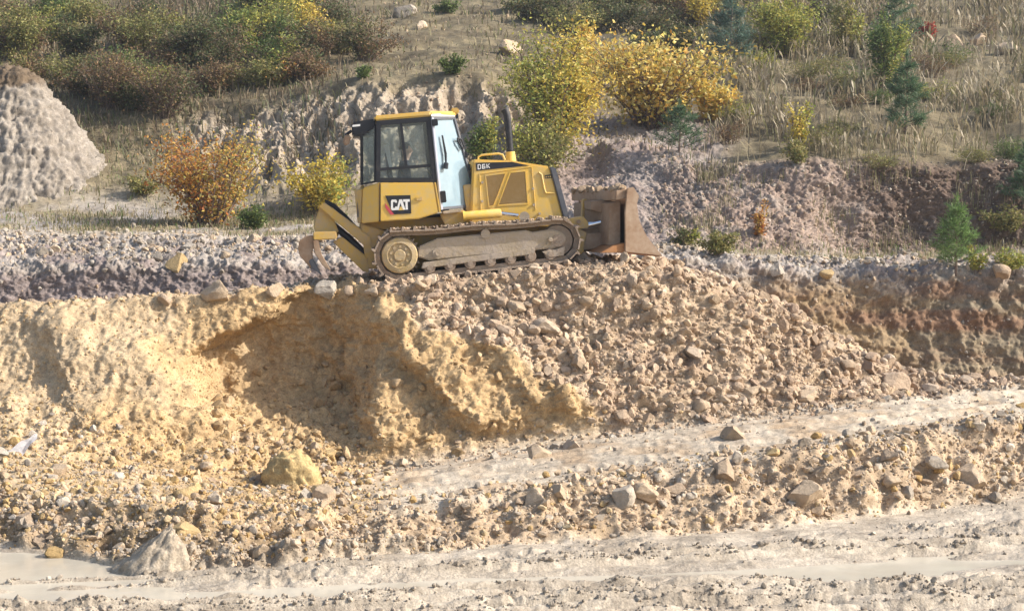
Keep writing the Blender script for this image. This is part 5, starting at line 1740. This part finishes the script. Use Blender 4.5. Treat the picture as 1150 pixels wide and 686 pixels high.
grass('dry_grass', m_dry * (1 - .92 * np.exp(-(((UU - 1100) / 66.0) ** 4 + ((VV - 70) / 40.0) ** 4))), 17000, (7, 27), STRAW, rng, (760, 1250), head=.9, bend=.8, wpx=1.1)
m_weed = band(12.9, 13.05, 16.5, 17.2) * (1 - sstep(UU, 760, 840)) * (.25 + patch)
grass('weeds', m_weed, 24000, (3, 9), WEED + LITTER, rng, (-100, 840), wpx=1.3, bend=1.3)
grass('shelf_grass', m_shelf * patch * (1 - sstep(UU, 330, 420)) + .5 * m_shelf * sstep(UU, 730, 780) + .35 * band(12.0, 12.2, 12.9, 13) * (1 - m_cliff) * (1 - m_mound) * (1 - m_rbank), 9000, (2, 7), STRAW + WEED + [(.16, .23, .07)], rng, wpx=1.1, bend=1.0)
grass('bank_grass', m_rbank * patch * clumps ** 2 * sstep(UU, 740, 800) * (1 - .7 * sstep(UU, 900, 960)), 1800, (4, 12), STRAW + WEED, rng, (740, 1250))
grass('undergrowth', band(12.3, 12.6, 16.5, 17.2) * (1 - sstep(UU, 330, 430)) * (.4 + patch), 26000, (4, 15), LITTER + [(.12, .13, .06)], rng, (-100, 430), wpx=1.5, bend=1.2)

# ------------------------------------------------------------------ spoil heap at the left
def heap():
    """a tipped cone of grey spoil, its rounded top at u 0-60 and its right flank running down to u 140"""
    top = P(18, 76, 42.0)
    base = P(18, 236, 39.8)
    Hh = top[2] - base[2] + .4
    cx, cy = top[0], 41.7
    nx, ny = 330, 220
    x = np.linspace(-6.5, 5.2, nx); y = np.linspace(-4.6, 3.0, ny)
    Xh, Yh = np.meshgrid(x, y)
    wig = .25 * fbm(np.stack([Xh * .5, Yh * .5, 0 * Xh], -1), 2, 311)
    R = np.sqrt((Xh / np.where(Xh > 0, 3.35, 4.6)) ** 2 + (Yh / 2.9) ** 2 + .02) + wig * .25
    t = np.clip(1.0 - R, -.25, 1)
    hz = Hh * np.minimum(t * 1.22, .86 + .14 * np.clip(t, 0, 1))
    q = np.stack([Xh + cx, Yh + cy, hz + base[2] - .35], -1)
    N_ = normals(q)
    q3 = q.astype(np.float32)
    gl_ = np.abs(fbm(q3 * np.array([2.2, 1.6, .7]) + .3 * fbm(q3 * 1.5, 2, 8)[..., None], 3, 301))
    cr_ = fbm(q3 * 3.4, 5, 303, .68)
    q = q + N_ * (-.20 * gl_ + .10 * cr_ + .17 * fbm(q3 * 6.5, 4, 431, .7) + .06 * fbm(q3 * 19, 2, 441) + .03 * (1 - 2 * np.abs(fbm(q3 * 8, 3, 315, .62))) + .14 * fbm(q3 * .8, 2, 307))[..., None]
    cc = np.zeros(q.shape, np.float32) + col(.31, .278, .238)
    cc *= (1 + .22 * fbm(q3 * 3, 3, 309) + .30 * fbm(q3 * 14, 2, 319))[..., None]
    edge = sstep(hz + .3 * fbm(q3 * 2, 2, 313), Hh * .84, Hh * .90)[..., None]
    cc = cc * (1 - edge) + col(.17, .13, .09) * edge
    idx = np.arange(nx * ny).reshape(ny, nx)
    f = np.stack([idx[:-1, :-1], idx[:-1, 1:], idx[1:, 1:], idx[1:, :-1]], -1).reshape(-1, 4)
    o = np_mesh('spoil_heap', q.reshape(-1, 3), f, M_earth, cc.reshape(-1, 3), smooth=True)
    tag(o, 'grey conical spoil heap with rain gullies at the left end of the hillside', 'spoil heap')
heap()

# ------------------------------------------------------------------ white scrap in the stones
p, n = at(30, 506)
m = mpp(p)
r_ = np.random.default_rng(5)
ns, nt_ = 14, 6
bm = bmesh.new()
rows = []
for i in range(ns + 1):
    s = i / ns
    row = []
    for j in range(nt_ + 1):
        t = j / nt_ - .5
        wdt = (11 - 7.5 * s) * m * 1.5
        x = (-11 + 22 * s) * m + t * wdt * .8
        z = (-8 + 25 * s) * m * .8 - t * wdt * .6 + 1.2 * m * math.sin(s * 9 + t * 5)
        y = .16 * s + .03 * math.cos(t * 5) - .35 * t * wdt + r_.normal() * .005
        row.append(bm.verts.new((x, y - .12, z + 6 * m)))
    rows.append(row)
for a, b in zip(rows, rows[1:]):
    for j in range(nt_):
        bm.faces.new((a[j], a[j + 1], b[j + 1], b[j]))
geo = bmesh.ops.solidify(bm, geom=bm.faces[:], thickness=.006)
m_, n_, b_ = new_mat('white_plastic'); b_.inputs['Base Color'].default_value = (.80, .79, .80, 1); b_.inputs['Roughness'].default_value = .4
sc = finish('plastic_scrap', bm, m_, None, 0, True)
sc.location = tuple(p)
tag(sc, 'torn white plastic scrap sticking out of the stones near the picture edge', 'scrap')

# ------------------------------------------------------------------ the air of the quarry
bm = bmesh.new()
bmesh.ops.create_cube(bm, size=1, matrix=Matrix.Translation((0, 66, 20.35)) @ Matrix.Diagonal((760, 230, 43.3, 1)))
me = bpy.data.meshes.new('haze'); bm.to_mesh(me); bm.free()
m_ = bpy.data.materials.new('pale_air'); m_.use_nodes = True
n_ = m_.node_tree; n_.nodes.remove(n_.nodes['Principled BSDF'])
vp = n_.nodes.new('ShaderNodeVolumePrincipled')
vp.inputs['Color'].default_value = (.86, .90, .97, 1); vp.inputs['Density'].default_value = HAZE; vp.inputs['Anisotropy'].default_value = .35
n_.links.new(vp.outputs[0], n_.nodes['Material Output'].inputs['Volume'])
me.materials.append(m_)
tag(link(bpy.data.objects.new('haze', me)), kind='stuff')
